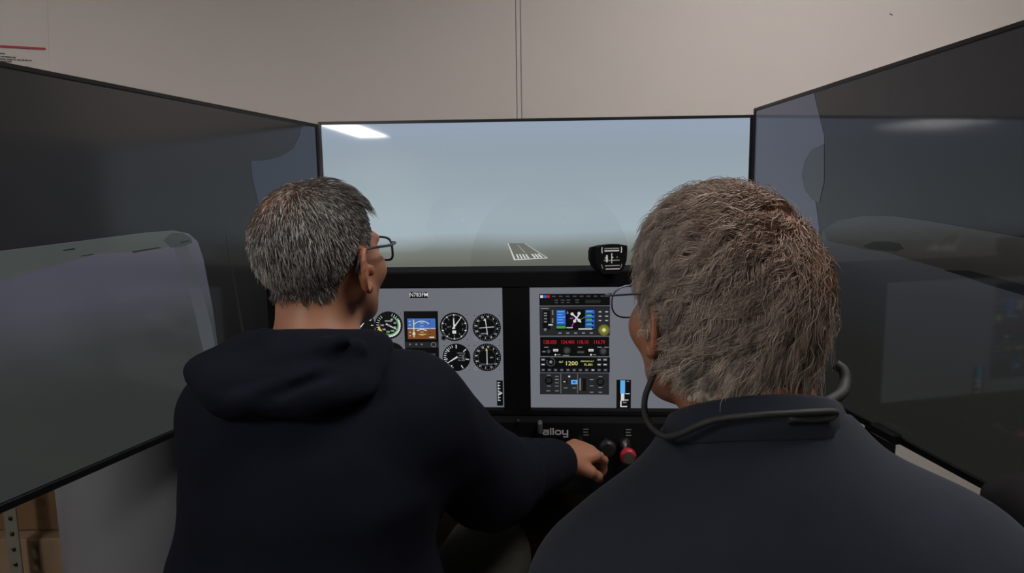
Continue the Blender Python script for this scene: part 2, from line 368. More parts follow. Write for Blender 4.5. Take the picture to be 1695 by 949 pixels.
GN = D('green', 60, 150, 70); YE = D('yellow', 200, 185, 70); BL = D('blue', 44, 96, 190); SKY = D('sky', 62, 104, 178); BR = D('brown', 118, 70, 36); RD = D('red', 190, 24, 40); CY = D('light_blue', 92, 168, 226)
MGA = D('magenta', 170, 50, 170); OL = D('olive', 98, 96, 40); LC = D('label_yellow', 214, 214, 130)

# ------------------------------------------------------------------ instrument console
M_con = mat('console_black', (.0060, .0060, .0065), .85, .06, bump=(400, .05, .001))
M_ped = mat('console_wood', (.020, .013, .007), .6, .3, noise=(8, .4))
con = empty('instrument_console', (-.0605, -.3564, 0), -.0611)
tag(con, 'black instrument console with two gauge displays and a control panel', 'console')
SX0, SX1, SZ1, SZ0 = .0323, .5633, 1.0997, .8009
f = MB()
f.box((0, .055, 1.1193), (1.22, .14, .0393), bev=.003)
f.box((0, .055, .7930), (1.22, .14, .0157), bev=.003)
f.box((0, .055, .9503), (.0646, .14, .2988))
for sx in (-1, 1): f.box((sx*(SX1+.0234), .055, .9503), (.0466, .14, .2988))
f.box((0, .10, .9503), (1.16, .05, .30))
f.build('housing', M_con, con)
f = MB(); f.box((0, .03, .695), (1.22, .16, .179), bev=.004)
cp = f.build('control_panel', M_con, con)
f = MB(); f.box((0, .09, .303), (1.0, .10, .604), bev=.003); f.box((0, .09, .02), (1.0, .16, .04), bev=.005)
f.build('pedestal', M_ped, con)
M_pan = emit_ramp('display_panel_grey', 0, -.57, .57, [(0, lin(96, 99, 106)), (.5, lin(108, 111, 118)), (1, lin(98, 101, 108))], rough=.25, ior=1.4)
scrL = MB().box((-(SX0+SX1)/2, .005, (SZ0+SZ1)/2), (SX1-SX0, .006, SZ1-SZ0)).build('display', M_pan, con)
scrR = MB().box(((SX0+SX1)/2, .005, (SZ0+SZ1)/2), (SX1-SX0, .006, SZ1-SZ0)).build('display', M_pan, con)
ZD = SZ1+475.5/665
def dl(): return Draw(-SX0-833/665, ZD, y=.0018)
def dr(): return Draw(SX0-877.5/665, ZD, y=.0018)
def screws(d, cx, cy, r):
    for sx in (-1, 1):
        for sy in (-1, 1): d.disc(cx+sx*r*.84, cy+sy*r*.84, 1.7, GY, 1, 8); d.disc(cx+sx*r*.84+.3, cy+sy*r*.84+.3, 1.0, DG, 2, 8)
d = dl(); d.rect(682, 482.5, 711.5, 492.5, K, 1); d.text('N783FM', 696.7, 487.3, 9.4, WH, 2, .92); d.build('registration_plate', scrL)
def knob_print(d, x, y, r): d.disc(x, y, r, K, 3, 14); d.disc(x, y, r*.6, DG, 4, 12)
# airspeed
d = dl(); cx, cy = 645.5, 537; screws(d, cx, cy, 24); d.disc(cx, cy, 23, K, 3)
d.arc(cx, cy, 14.5, 17, 30, 215, GN, 4); d.arc(cx, cy, 17, 19.5, 60, 190, WH, 4); d.arc(cx, cy, 15, 18.5, 222, 262, YE, 4)
d.ticks(cx, cy, 16, 20.5, 20, 320, 26, .8, WH, 5); d.hand(cx, cy, 118, -5, 15, 2.4, WH, 6, 1.0); d.disc(cx, cy, 2, GY, 7, 10)
for t, a in (('40', 30), ('60', 70), ('80', 110), ('100', 150), ('120', 190), ('140', 230), ('160', 270)):
    d.text(t, cx+11*math.sin(math.radians(a)), cy-11*math.cos(math.radians(a)), 4.2, WH, 5)
d.text('AIRSPEED', cx, cy-7, 3, WH, 5); knob_print(d, cx-16, cy+19, 3.2); d.build('airspeed_gauge', scrL)
# partly hidden gauges behind the pilot
for (cx, cy, n) in ((601, 537, 'clock_gauge'), (596, 588, 'vacuum_gauge')):
    d = dl(); screws(d, cx, cy, 24); d.disc(cx, cy, 22, K, 3); d.ticks(cx, cy, 15, 19, 0, 330, 12, 1.2, WH, 4); d.hand(cx, cy, 40, -4, 14, 2, WH, 5, .8); d.build(n, scrL)
# turn coordinator
d = dl(); cx, cy = 648.5, 588; screws(d, cx, cy, 24); d.disc(cx, cy, 23, K, 3); d.arc(cx, cy, 21.8, 22.6, 0, 360, DG, 4)
for x0, y0, x1, y1 in ((652, 587, 666, 587), (660, 591, 663, 594), (665, 591, 668, 594)): d.line(x0, y0, x1, y1, 1.8, WH, 4)
d.text('-----', cx, cy-17, 4, GY, 4); d.line(cx-16, cy-2, cx+4, cy-2, 1.2, GY, 4); d.build('turn_gauge', scrL)
# primary display
d = dl(); d.rect(671, 514, 727, 612, K, 3); d.rect(672, 565, 727, 574.5, DG, 4)
d.rect(676.5, 526, 722.5, 544, SKY, 4); d.rect(676.5, 542.5, 722.5, 560, BR, 4)
d.rect(676.5, 542, 722.5, 543, WH, 5); d.rect(686, 528, 687.6, 557, LC, 5); d.rect(684.5, 549, 689, 553, WH, 6)
d.arc(700, 548, 17, 18.2, -45, 45, WH, 5); d.line(692, 546, 700, 543.5, 1.6, WH, 6); d.line(708, 546, 700, 543.5, 1.6, WH, 6); d.line(694, 552, 707, 552, 1, YE, 6)
for i in range(5): d.rect(697, 533+i*5, 703, 533.7+i*5, WH, 5); d.rect(712, 530+i*6, 714.5, 531+i*6, K, 5); d.rect(679, 530+i*6, 682, 531+i*6, WH, 5)
for x in (679.5, 690, 699): d.disc(x, 568.8, 1.5, GY, 5, 8)
d.arc(718.5, 569.3, 3.4, 4.3, 0, 360, GY, 5); d.rect(675, 584, 684, 587, GY, 5); d.rect(712, 584, 721, 587, MG, 5); d.rect(712, 556, 720, 558, WH, 6)
d.ticks(700, 601, 11.5, 15.5, -120, 120, 17, .9, WH, 5); d.line(700, 588, 700, 604, 2.2, MGA, 6); d.poly([(696, 606), (704, 606), (700, 596)], WH, 7); d.disc(700, 586, 2.2, MGA, 6, 10)
d.line(690, 595, 696, 601, 1.2, BL, 6); d.build('flight_display', scrL)
# altimeter
d = dl(); cx, cy = 753, 540; screws(d, cx, cy, 24.5); d.disc(cx, cy, 23.5, K, 3); d.ticks(cx, cy, 18, 21, 0, 324, 10, 1.6, WH, 4); d.ticks(cx, cy, 19.2, 21, 0, 352, 50, .5, WH, 4)
for i in range(10): a = math.radians(36*i); d.text(str(i), cx+14.5*math.sin(a), cy-14.5*math.cos(a), 4.6, GY, 4)
d.hand(cx, cy, 38, -4, 18, 2.6, WH, 6, .8); d.hand(cx, cy, -2, -3, 14, 3.0, WH, 6, 1.4); d.text('ALT', cx-8, cy, 4, GY, 4); d.rect(cx-3, cy+6, cx+3, cy+11, WH, 5); d.arc(cx-17.5, cy+18, 3.2, 4.6, 0, 360, MG, 6); d.disc(cx-17.5, cy+18, 3.2, K, 5, 12); d.build('altimeter', scrL)
# vertical speed
d = dl(); cx, cy = 755.5, 590.5; screws(d, cx, cy, 24); d.disc(cx, cy, 23, K, 3); d.ticks(cx, cy, 17, 21, -160, -20, 15, .9, WH, 4); d.ticks(cx, cy, 15, 21, -150, 150, 7, 1.5, WH, 4)
d.hand(cx, cy, 238, -2, 17, 2.8, WH, 6, 1.0)
for k, t in enumerate(('VERTICAL', 'SPEED', '100 FEET', 'PER MIN')): d.text(t, cx+8, cy-7+k*4, 3.2, GY, 4)
d.arc(cx+15, cy, 4, 5, 200, 340, GY, 4); d.build('vertical_speed_gauge', scrL)
# two course indicators
for k, (cx, cy) in enumerate(((806, 541), (805.5, 590.5))):
    d = dl(); screws(d, cx, cy, 24); d.disc(cx, cy, 23, K, 3); d.arc(cx, cy, 14.2, 14.9, 0, 360, MG, 4); d.ticks(cx, cy, 19.5, 21.5, 0, 350, 36, .6, GY, 4)
    for i, t in enumerate(('N', '3', '6', 'E', '12', '15', 'S', '21', '24', 'W', '30', '33')):
        a = math.radians(30*i+8); d.text(t, cx+17.6*math.sin(a), cy-17.6*math.cos(a), 4.4, WH, 4)
    if k == 0: d.line(cx-12, cy+1, cx+12, cy-1, 1.1, WH, 5); d.line(cx-2, cy-14, cx+1, cy+12, 1.2, WH, 5); d.poly([(cx-5, cy-11), (cx-1, cy-11), (cx-3, cy-15)], WH, 6); d.rect(cx-9, cy+9, cx, cy+11, GY, 5)
    else: d.line(cx, cy-12, cx, cy+12, 1.2, WH, 5); d.line(cx-10, cy+11, cx+10, cy+11, .8, GY, 5); d.poly([(cx-2.5, cy-11), (cx+1.5, cy-11), (cx-.5, cy-16)], YE, 6); d.rect(cx+5, cy-1, cx+10, cy+1, GY, 5)
    d.arc(cx-18, cy+18.5, 2.2, 3.6, 0, 360, GY, 6); d.build('course_indicator', scrL)
# flap gauge
d = dl(); d.rect(820.5, 629, 830.5, 671.5, K, 1); d.rect(822, 632, 824, 662, GY, 2); d.rect(824.5, 649, 829, 651.5, WH, 3)
for i in range(7): d.rect(822, 632+i*5, 826.5, 633+i*5, WH, 3)
d.build('flap_gauge', scrL)

# avionics stack on the right display
d = dr(); d.rect(893, 487, 1005, 506, K, 1); d.rect(894.5, 489, 899, 493.5, WH, 2); d.rect(900, 489, 904.5, 493.5, BL, 2); d.rect(905, 489, 909.5, 493.5, RD, 2)
for i in range(8): d.rect(913+i*11, 490, 919+i*11, 492, MG, 2)
for x in (920, 930, 939, 953): d.text('...', x, 499, 8, GY, 2); d.rect(x-3, 496, x+3, 498, MG, 2)
d.rect(966, 497, 990, 502, DG, 2); d.rect(997, 488.5, 1003, 492, MG, 2); d.build('audio_panel', scrR)
d = dr(); d.rect(893, 507, 1005, 555, DG, 1); d.rect(919, 512, 981, 546, K, 2)
d.rect(920, 513, 934.5, 537, BL, 3); d.rect(920, 538.5, 934.5, 543, GN, 3)
for i in range(5): d.rect(921.5, 515+i*4.4, 921.5+(11, 8, 12, 9, 10)[i], 516.4+i*4.4, CY, 4)
d.rect(966, 513, 980.5, 544, BL, 3)
for i in range(4): d.rect(967, 519+i*7, 979.5, 522+i*7, K, 4); d.rect(968, 520+i*7, 976, 521+i*7, GN, 5); d.rect(967.5, 514.5+i*7, 977, 516+i*7, CY, 4)
d.line(946, 520, 959, 533, 2.2, WH, 4); d.line(957, 519, 948, 532, 2.2, WH, 4)
for x, y in ((945, 519.5), (956, 518.5), (949, 531), (956, 530)): d.disc(x, y, 2.6, WH, 5, 8)
d.line(948, 532, 944, 541, 1.4, MGA, 4); d.rect(941, 525.5, 947, 527.5, MGA, 4); d.line(956, 530, 966, 524, .8, GY, 4); d.poly([(936, 519), (939.5, 519), (937.8, 514)], GY, 4); d.rect(936, 541, 946, 542.5, WH, 4); d.rect(955, 543, 977, 544.8, WH, 4)
for i in range(5): d.rect(923+i*12.5, 549.5, 928+i*12.5, 551.8, GY, 3)
d.rect(898, 514, 910, 545, K, 2)
for y in (517, 521, 526, 531): d.rect(900, y, 905, y+2, GY, 3)
for y0, y1 in ((513, 521), (526, 534)): d.rect(913, y0, 915, y1, GY, 3)
d.rect(907, 536, 914, 538, WH, 3); d.poly([(899, 543), (905, 543), (902, 548)], GY, 3); d.rect(895, 509.5, 908, 511, GY, 3)
for y in (514.5, 521.5, 528.5):
    for x in (986, 996.5): d.rect(x, y, x+6.5, y+3.4, MG, 3); d.rect(x+1.5, y+1.1, x+5, y+2.3, WH, 4)
d.disc(995.5, 545.5, 9, OL, 5, 24); d.disc(995.5, 545.5, 6.5, D('olive_inner', 120, 118, 52), 6, 20); d.disc(995.5, 545.5, 3, LC, 7, 12); d.build('gps_navigator', scrR)
d = dr(); d.rect(893.5, 556, 1004, 588.5, K, 1); d.rect(893.5, 556, 1004, 557, MG, 2)
for t, x in (('128.050', 909), ('124.400', 937.5), ('118.10', 961.5), ('116.70', 988)): d.text(t, x, 565.5, 8.4, RD, 2, .82)
for x in (904, 958, 989, 1000): d.rect(x-4, 573, x+3, 574.3, GY, 2)
d.disc(936.5, 579, 6.3, DG, 2, 18); d.disc(936.5, 579, 4, MG, 3, 14); d.disc(994.5, 580, 6.3, DG, 2, 18); d.disc(994.5, 580, 4, MG, 3, 14); d.disc(907, 580.5, 3.2, MG, 2, 12)
for x in (918.5, 975): d.rect(x-4, 576.8, x+4, 580.5, WH, 2); d.rect(x-2.5, 578, x+2.5, 579.3, GY, 3)
for x in (918, 975): d.disc(x, 586, 1.5, WH, 2, 8); d.rect(x+3, 585.3, x+8, 586.6, GY, 2)
d.rect(953, 580, 964, 583.5, MG, 2); d.rect(897, 580, 902, 582, GY, 2); d.rect(930, 586.5, 940, 587.7, GY, 2); d.build('radio_tuner', scrR)
d = dr(); d.rect(893, 589.5, 1005, 615.5, K, 1); d.rect(893, 589.5, 1005, 590.5, MG, 2); d.text('1200', 943.5, 600.5, 9.6, LC, 2, 1.1); d.text('PRESSURE ALT', 969, 597, 3.3, LC, 2); d.text('FL.001', 971, 602.5, 5.2, LC, 2); d.text('ALT', 927, 598, 4, LC, 2)
d.arc(910.5, 598, 5.5, 7.3, 0, 300, MG, 2); d.disc(910.5, 598, 2.6, GY, 2, 12)
for x in (898, 988, 997.5):
    for y in (594, 602): d.rect(x-3.5, y-2, x+3.5, y+2.4, MG, 2); d.rect(x-2.2, y-.4, x+2.2, y+.8, WH, 3)
for i in range(11): d.rect(894.5+i*10, 608.6, 901.5+i*10, 614, DG, 2); d.rect(896+i*10, 610.3, 900+i*10, 612, GY if i != 8 else WH, 3)
d.build('transponder', scrR)
d = dr(); d.rect(892.5, 616.5, 1004, 652, DG, 1); d.rect(926, 617.5, 926.8, 650, GY, 2); d.rect(953, 617.5, 953.8, 650, GY, 2)
for x, y, r in ((907, 629, 6.5), (990, 631, 6.5)): d.disc(x, y, r, K, 2, 20); d.disc(x, y-.6, r*.62, DG, 3, 16)
d.rect(943, 627.5, 953, 634.8, CY, 3); d.rect(945.5, 629.5, 950.5, 632.8, BL, 4); d.disc(940, 622, 1.7, WH, 2, 8); d.rect(929, 628, 937, 633, K, 2); d.rect(930.5, 630, 934, 631.3, WH, 3); d.rect(956.5, 625, 958.5, 645, GY, 2); d.rect(961.5, 625, 967, 646, K, 2)
for x, y in ((920, 622), (920, 627), (920, 632.5), (920, 638), (906, 646), (920, 646), (934, 641), (948, 641), (976, 627), (976, 637.5), (976, 648), (990, 648), (907, 638), (907, 620), (990, 622), (990, 640)): d.rect(x-3, y-.7, x+3, y+.7, GY, 2)
d.build('autopilot_panel', scrR)
d = dr(); d.rect(1015.8, 627, 1039, 676.5, K, 1); d.rect(1022, 628, 1029.5, 650, CY, 2); d.rect(1023, 650, 1028.5, 662, WH, 2); d.rect(1022, 662, 1024, 672.5, WH, 2); d.rect(1022, 670.6, 1033, 672.5, WH, 2); d.rect(1030, 649.5, 1037, 651, WH, 2); d.rect(1029, 660, 1035, 661.5, WH, 2); d.rect(1026, 664, 1032, 666, GY, 2); d.rect(1032, 629, 1036, 630.2, GY, 2); d.build('trim_gauge', scrR)

# control panel: lettering, lever and knobs
M_print = mat('print_white', (.55, .55, .55), .7); M_printg = mat('print_grey', (.22, .22, .22), .7)
FY = -.0504
def logo(d, cx, cy):
    # wide rounded lower-case letters: a l l o y
    w = .0031; x = cx-.0285; h = .0105
    def loop(x, y, wd, ht):
        P = [(x+wd/2+(wd/2)*abs(math.cos(a))**.6*(1 if math.cos(a) > 0 else -1), y+(ht/2)*abs(math.sin(a))**.6*(1 if math.sin(a) > 0 else -1)) for a in np.linspace(0, 2*math.pi, 21)]
        for a, b in zip(P[:-1], P[1:]): d.line(*a, *b, w, M_print, 0)
    d.line(x, cy-h/2, x+.011, cy-h/2, w*.9, M_print, 0); loop(x, cy+.0022, .012, .0062); d.line(x+.0122, cy-h/2-.001, x+.0122, cy+h/2+.001, w, M_print, 0)
    d.line(x+.0178, cy-h, x+.0178, cy+h/2+.001, w, M_print, 0); d.line(x+.0236, cy-h, x+.0236, cy+h/2+.001, w, M_print, 0)
    loop(x+.029, cy, .0125, h-.001)
    d.line(x+.0465, cy-h/2-.001, x+.0465, cy+h/2-.001, w, M_print, 0); d.line(x+.0465, cy+h/2-.001, x+.0575, cy+h/2-.001, w, M_print, 0)
    d.line(x+.0575, cy-h/2-.001, x+.0575, cy+h/2+.0055, w, M_print, 0); d.line(x+.0475, cy+h/2+.0055, x+.0588, cy+h/2+.0055, w*.9, M_print, 0)
cx_ = lambda px: SX0+(px-877.5)/700+.0; cz_ = lambda py: ZD-py/700-475.5/665+475.5/700+.012
d = Draw(0, 0, 1, y=FY); logo(d, cx_(919), -cz_(724)); d.build('logo', cp)
for x, n in ((970, 3), (1040, 3), (1097, 2)):
    d = Draw(0, 0, 1, y=FY)
    for i in range(n): d.rect(cx_(x)-.0065, -cz_(718+5*i)-.0011, cx_(x)+.0065-.002*(i % 2), -cz_(718+5*i)+.0011, M_printg, 0)
    d.build('caption', cp)
lv = MB(); lv.box((cx_(894), FY-.012, cz_(712)), (.011, .024, .028), bev=.003); lv.build('flap_lever', mat('lever_grey', (.07, .07, .068), .5), con)
M_red = mat('knob_red', (.28, .012, .022), .35); M_kb = mat('knob_black', (.010, .010, .010), .4); M_chr = mat('shaft_steel', (.5, .5, .5), .25, metal=1.0)
def push_knob(x, z, m, name, out=.075, r=.019):
    MB().lathe([(.005, FY), (.005, FY-out)], (x, 0, z), 'y', 12).build('shaft', M_chr, con)
    k = MB().lathe([(.006, FY-out+.004), (r*.8, FY-out), (r, FY-out-.006), (r, FY-out-.014), (r*.9, FY-out-.020), (r*.74, FY-out-.022)], (x, 0, z), 'y', 24).build(name, m, con)
    return k
kx, kz = cx_(1034), cz_(744)
k = push_knob(kx, kz, M_red, 'mixture_knob', .06, .0185)
MB().lathe([(.013, FY-.082), (.0128, FY-.0835)], (kx, 0, kz), 'y', 20).build('knob_cap', mat('cap_olive', (.05, .05, .035), .4), k)
MB().lathe([(.014, FY-.001), (.014, FY-.012), (.012, FY-.014)], (kx, 0, kz+.004), 'y', 20).build('knob_collar', M_chr, con)
push_knob(cx_(1002), cz_(735), M_kb, 'propeller_knob', .05, .02)
push_knob(.150, .745, M_kb, 'throttle_knob', .085, .02)
MB().box((cx_(858), FY-.004, cz_(703)), (.006, .008, .006), bev=.001).build('switch', M_chr, con)

# ------------------------------------------------------------------ compass on the console
cmp_ = empty('magnetic_compass', (.144, -.42, 1.1389), .12)
tag(cmp_, 'small black compass with white markings on top of the console', 'compass')
prof = [(-.040, .060), (-.043, .050), (-.043, .030), (-.036, .012), (-.024, 0), (.024, 0), (.036, .012), (.043, .030), (.045, .052), (.044, .0625), (.024, .0655), (0, .066), (-.022, .0645)]
MB().prism([(a*.80+.006, b) for a, b in prof][::-1], (0, -.035, 0), (1, 0, 0), (0, 0, 1), -.02).build('face_ring', M_con, cmp_)
b = MB()
rings = []
for y, sx, sz in ((-.02, .80, 1.0), (.0, .92, .98), (.035, .86, .92), (.05, .6, .8)):
    rings.append([(a*sx+.006, y, .002+bz*sz*.97) for a, bz in prof])
n = len(prof); vs = [v for r in rings for v in r]; fs = [tuple(range(n))]
for i in range(3):
    for j in range(n): fs.append((i*n+j, i*n+(j+1) % n, (i+1)*n+(j+1) % n, (i+1)*n+j))
fs.append(tuple(range(3*n, 4*n))[::-1]); b.add(vs, fs, 0); b.build('body', M_con, cmp_)
d = Draw(.006, .066, 1/715, y=-.0356)
W2 = mat('compass_white', (.75, .75, .74), .6); G2 = mat('compass_grey', (.30, .31, .31), .6)
d.rect(-12, 5.5, 12, 7.6, G2, 0); d.rect(-12, 9, 12, 11.2, W2, 0)
for sx in (-1, 1): d.arc(0, 8.5, 15.3, 17, sx*74, sx*108, W2, 0); d.arc(0, 30, 16, 17.2, sx*95, sx*120, G2, 0)
d.rect(-9.5, 17, -6.5, 28, W2, 1); d.rect(-13, 24.5, 13, 26.3, G2, 0); d.rect(-.7, 14, .7, 30, W2, 1); d.poly([(1, 19), (3, 20.5), (1, 22.5)], W2, 1); d.rect(8, 19, 9.5, 22, G2, 1); d.rect(-11.5, 20, -9.5, 23, G2, 1)
d.rect(-11, 33, 13, 35, G2, 0); d.rect(-10, 38.5, 13, 40, W2, 0)
d.build('markings', cmp_)

# ------------------------------------------------------------------ notice on the wall
po = empty('wall_notice', (-1.60, YB-.0035, 1.70))
tag(po, 'pale paper notice with a red bar and small print on the wall', 'notice')
po.rotation_euler = (0, .07, 0)
MB().box((-.30, .0009, .16), (.62, .0006, .6)).build('sheet', M_wall, po)
MB().box((-.30, -.0015, .1265), (.60, .001, .0065)).build('red_bar', mat('notice_red', (.40, .03, .06), .7), po)
pm = MB(); r2 = np.random.default_rng(3)
for z, x1 in ((.104, -.128), (.094, -.100), (.0865, -.048), (.0795, -.110), (.0725, -.128), (.0655, -.06), (.0585, -.09), (.0515, -.1), (.0445, -.07)):
    x = -.58
    while x < x1-.006:
        wd = min(r2.uniform(.006, .024), x1-x); pm.box((x+wd/2, -.0014, z), (wd, .0006, .0032)); x += wd+.0035
pm.build('small_print', mat('notice_ink', (.09, .09, .09), .8), po)

# ------------------------------------------------------------------ shelf unit, boxes and drum behind the left screen
M_post = mat('shelf_post_grey', lin(96, 95, 84), .5, metal=.3, noise=(12, .15)); M_board = mat('shelf_board', (.10, .075, .05), .7, noise=(9, .3))
sh = empty('shelf_unit', (-1.568, -.115, 0)); tag(sh, 'grey slotted metal shelf unit behind the left screen', 'shelf')
def perforated(mb, o, ux, uz, nrm, wd, ht, step=.048, r=.0075, th=.0025):
    o, ux, uz, nrm = map(Vector, (o, ux, uz, nrm)); N = int(ht/step)
    for i in range(N):
        zc = (i+.5)*step; vs = []; fs = []
        outer = [(wd, zc), (wd, zc+step/2), (wd/2, zc+step/2), (0, zc+step/2), (0, zc), (0, zc-step/2), (wd/2, zc-step/2), (wd, zc-step/2)]
        inner = [(wd/2+r*math.cos(a), zc+r*1.15*math.sin(a)) for a in [k*math.pi/4 for k in range(8)]]
        for s_ in (0, th):
            for a, b in outer+inner: vs.append(o+ux*a+uz*b+nrm*s_)
        for k in range(8):
            j = (k+1) % 8; fs += [(k, j, 8+j, 8+k), (16+k, 24+k, 24+j, 16+j), (8+k, 8+j, 24+j, 24+k)]
        mb.add(vs, fs)
for (x, y, sx, sy) in ((0, 0, 1, 1), (.66, 0, -1, 1), (0, .40, 1, -1), (.66, .40, -1, -1)):
    pm = MB(); perforated(pm, (x, y, 0), (sx*.0, 0, 0) if False else (sx, 0, 0), (0, 0, 1), (0, sy, 0), .038, 1.55)
    perforated(pm, (x, y, 0), (0, sy, 0), (0, 0, 1), (sx, 0, 0), .038, 1.55); pm.build('post', M_post, sh)
for z in (.09, .66, 1.2): MB().box((.25, .20, z), (.82, .388, .03), bev=.002).build('shelf_board', M_board, sh)
M_card = mat('cardboard', (.105, .06, .03), .85, .1, noise=(14, .12)); M_card2 = mat('cardboard_pale', (.15, .10, .062), .85, .1, noise=(14, .12)); M_tape = mat('packing_tape', (.30, .22, .13), .3)
def carton(loc, dim, m, label, rz=0.0):
    b = empty('cardboard_box', loc, rz); tag(b, label, 'box', 'cardboard boxes on the shelf unit')
    x, y, z = dim; MB().box((0, 0, z/2), dim, bev=.003).build('carton', m, b)
    for sy in (-1, 1): MB().box((0, sy*y*.25, z+.0012), (x-.004, y*.5-.003, .002)).build('flap', m, b)
    MB().box((0, 0, z+.003), (x*.98, .05, .001)).build('tape', M_tape, b)
    return b
carton((-1.47, .095, .106), (.54, .28, .20), M_card2, 'lower pale brown cardboard box under the left screen beside the grey drum', .01)
carton((-1.46, .118, .3105), (.54, .24, .28), M_card, 'upper darker brown cardboard box stacked on the paler one', -.02)
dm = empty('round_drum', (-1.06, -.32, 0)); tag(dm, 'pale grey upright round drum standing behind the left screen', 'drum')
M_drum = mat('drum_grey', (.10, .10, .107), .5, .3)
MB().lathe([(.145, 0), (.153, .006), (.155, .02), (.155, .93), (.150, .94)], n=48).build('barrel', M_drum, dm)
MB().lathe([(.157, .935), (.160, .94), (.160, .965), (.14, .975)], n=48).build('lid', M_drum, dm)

# ------------------------------------------------------------------ people: blended volumes turned into one continuous skin
class Field:
    def __init__(s, ax): s.ax = ax; s.F = np.full([len(a) for a in ax], .5, np.float32)
    def _box(s, lo, hi):
        sl = []
        for a, l, h in zip(s.ax, lo, hi):
            i0 = max(0, int(np.searchsorted(a, l))-1); i1 = min(len(a), int(np.searchsorted(a, h))+1); sl.append(slice(i0, max(i0, i1)))
        g = np.meshgrid(*[a[q] for a, q in zip(s.ax, sl)], indexing='ij', copy=False)
        return tuple(sl), g
    def _mix(s, sl, d, k, sub):
        A = s.F[sl]
        if sub:
            d = -d; h = np.clip(.5-.5*(A-d)/k, 0, 1) if k > 0 else (d > A).astype(np.float32)
            s.F[sl] = A*(1-h)+d*h+(k*h*(1-h) if k > 0 else 0)
        else:
            h = np.clip(.5+.5*(A-d)/k, 0, 1) if k > 0 else (d < A).astype(np.float32)
            s.F[sl] = A*(1-h)+d*h-(k*h*(1-h) if k > 0 else 0)
    def cone(s, a, b, r1, r2, k=.02, sub=False):
        a = np.array(a, float); b = np.array(b, float); R = max(r1, r2)+k+.03
        sl, (X, Y, Z) = s._box(np.minimum(a, b)-R, np.maximum(a, b)+R)
        if X.size == 0: return s
        d = b-a; L2 = max(d@d, 1e-12)
        t = np.clip(((X-a[0])*d[0]+(Y-a[1])*d[1]+(Z-a[2])*d[2])/L2, 0, 1)
        D_ = np.sqrt((X-a[0]-t*d[0])**2+(Y-a[1]-t*d[1])**2+(Z-a[2]-t*d[2])**2)-(r1+(r2-r1)*t)
        s._mix(sl, D_, k, sub); return s
    def ell(s, c, r, k=.02, rot=None, sub=False):
        c = np.array(c, float); r = np.array(r, float); R = r.max()+k+.03
        sl, (X, Y, Z) = s._box(c-R, c+R)
        if X.size == 0: return s
        X, Y, Z = X-c[0], Y-c[1], Z-c[2]
        if rot is not None:
            T = np.array(rot).T; X, Y, Z = [T[i, 0]*X+T[i, 1]*Y+T[i, 2]*Z for i in range(3)]
        k0 = np.sqrt((X/r[0])**2+(Y/r[1])**2+(Z/r[2])**2); k1 = np.sqrt((X/r[0]**2)**2+(Y/r[1]**2)**2+(Z/r[2]**2)**2)+1e-9
        s._mix(sl, k0*(k0-1)/k1, k, sub); return s
    def cut(s, p, n):
        """take away everything on the side the normal n points to"""
        g = np.meshgrid(*s.ax, indexing='ij', copy=False); n = np.array(n, float)/np.linalg.norm(n)
        d = sum((g[i]-p[i])*n[i] for i in range(3)); s.F = np.maximum(s.F, d.astype(np.float32)); return s
    def cut_ball(s, p, n, R):
        """like cut, but only within R of p"""
        p = np.array(p, float); n = np.array(n, float)/np.linalg.norm(n); sl, (X, Y, Z) = s._box(p-R, p+R)
        d = (X-p[0])*n[0]+(Y-p[1])*n[1]+(Z-p[2])*n[2]; near = (X-p[0])**2+(Y-p[1])**2+(Z-p[2])**2 < R*R
        s.F[sl] = np.where(near, np.maximum(s.F[sl], d), s.F[sl]); return s
    def mesh(s):
        F = s.F; I = F < 0
        c = np.zeros([n-1 for n in F.shape], np.uint8)
        offs = [(i, j, k) for i in (0, 1) for j in (0, 1) for k in (0, 1)]
        n0, n1, n2 = c.shape
        for i, j, k in offs: c += I[i:i+n0, j:j+n1, k:k+n2]
        act = np.argwhere((c > 0) & (c < 8))
        V = np.stack([F[act[:, 0]+i, act[:, 1]+j, act[:, 2]+k] for i, j, k in offs], 1).astype(np.float64)
        Pc = np.stack([np.stack([s.ax[q][act[:, q]+o[q]] for q in range(3)], 1) for o in offs], 1)
        acc = np.zeros((len(act), 3)); cnt = np.zeros(len(act))
        for a in range(8):
            for b in range(a+1, 8):
                if sum(abs(offs[a][q]-offs[b][q]) for q in range(3)) != 1: continue
                m = (V[:, a] < 0) != (V[:, b] < 0); t = V[:, a]/np.where(m, V[:, a]-V[:, b], 1)
                acc += np.where(m[:, None], Pc[:, a]+(Pc[:, b]-Pc[:, a])*t[:, None], 0); cnt += m
        P = acc/cnt[:, None]
        idg = np.full(c.shape, -1, np.int32); idg[act[:, 0], act[:, 1], act[:, 2]] = np.arange(len(act))
        Q = []
        for q in range(3):
            u, v = (q+1) % 3, (q+2) % 3
            A = np.take(I, range(F.shape[q]-1), q); B = np.take(I, range(1, F.shape[q]), q)
            e = np.argwhere(A != B); e = e[(e[:, u] > 0) & (e[:, v] > 0) & (e[:, u] < F.shape[u]-1) & (e[:, v] < F.shape[v]-1)]
            fl = A[e[:, 0], e[:, 1], e[:, 2]]
            def cid(du, dv):
                w_ = e.copy(); w_[:, u] += du; w_[:, v] += dv; return idg[w_[:, 0], w_[:, 1], w_[:, 2]]
            q4 = np.stack([cid(-1, -1), cid(0, -1), cid(0, 0), cid(-1, 0)], 1)
            Q.append(np.where(fl[:, None], q4, q4[:, ::-1]))
        Q = np.concatenate(Q); return P, Q[(Q >= 0).all(1)]
def axis(lo, hi, coarse, fine=(), fs=.003):
    a = [lo]
    while a[-1] < hi:
        st = coarse
        for f0, f1 in fine:
            if f0 <= a[-1] < f1: st = fs
            elif a[-1] < f0: st = min(st, max(fs, f0-a[-1]))
        a.append(a[-1]+st)
    return np.array(a)
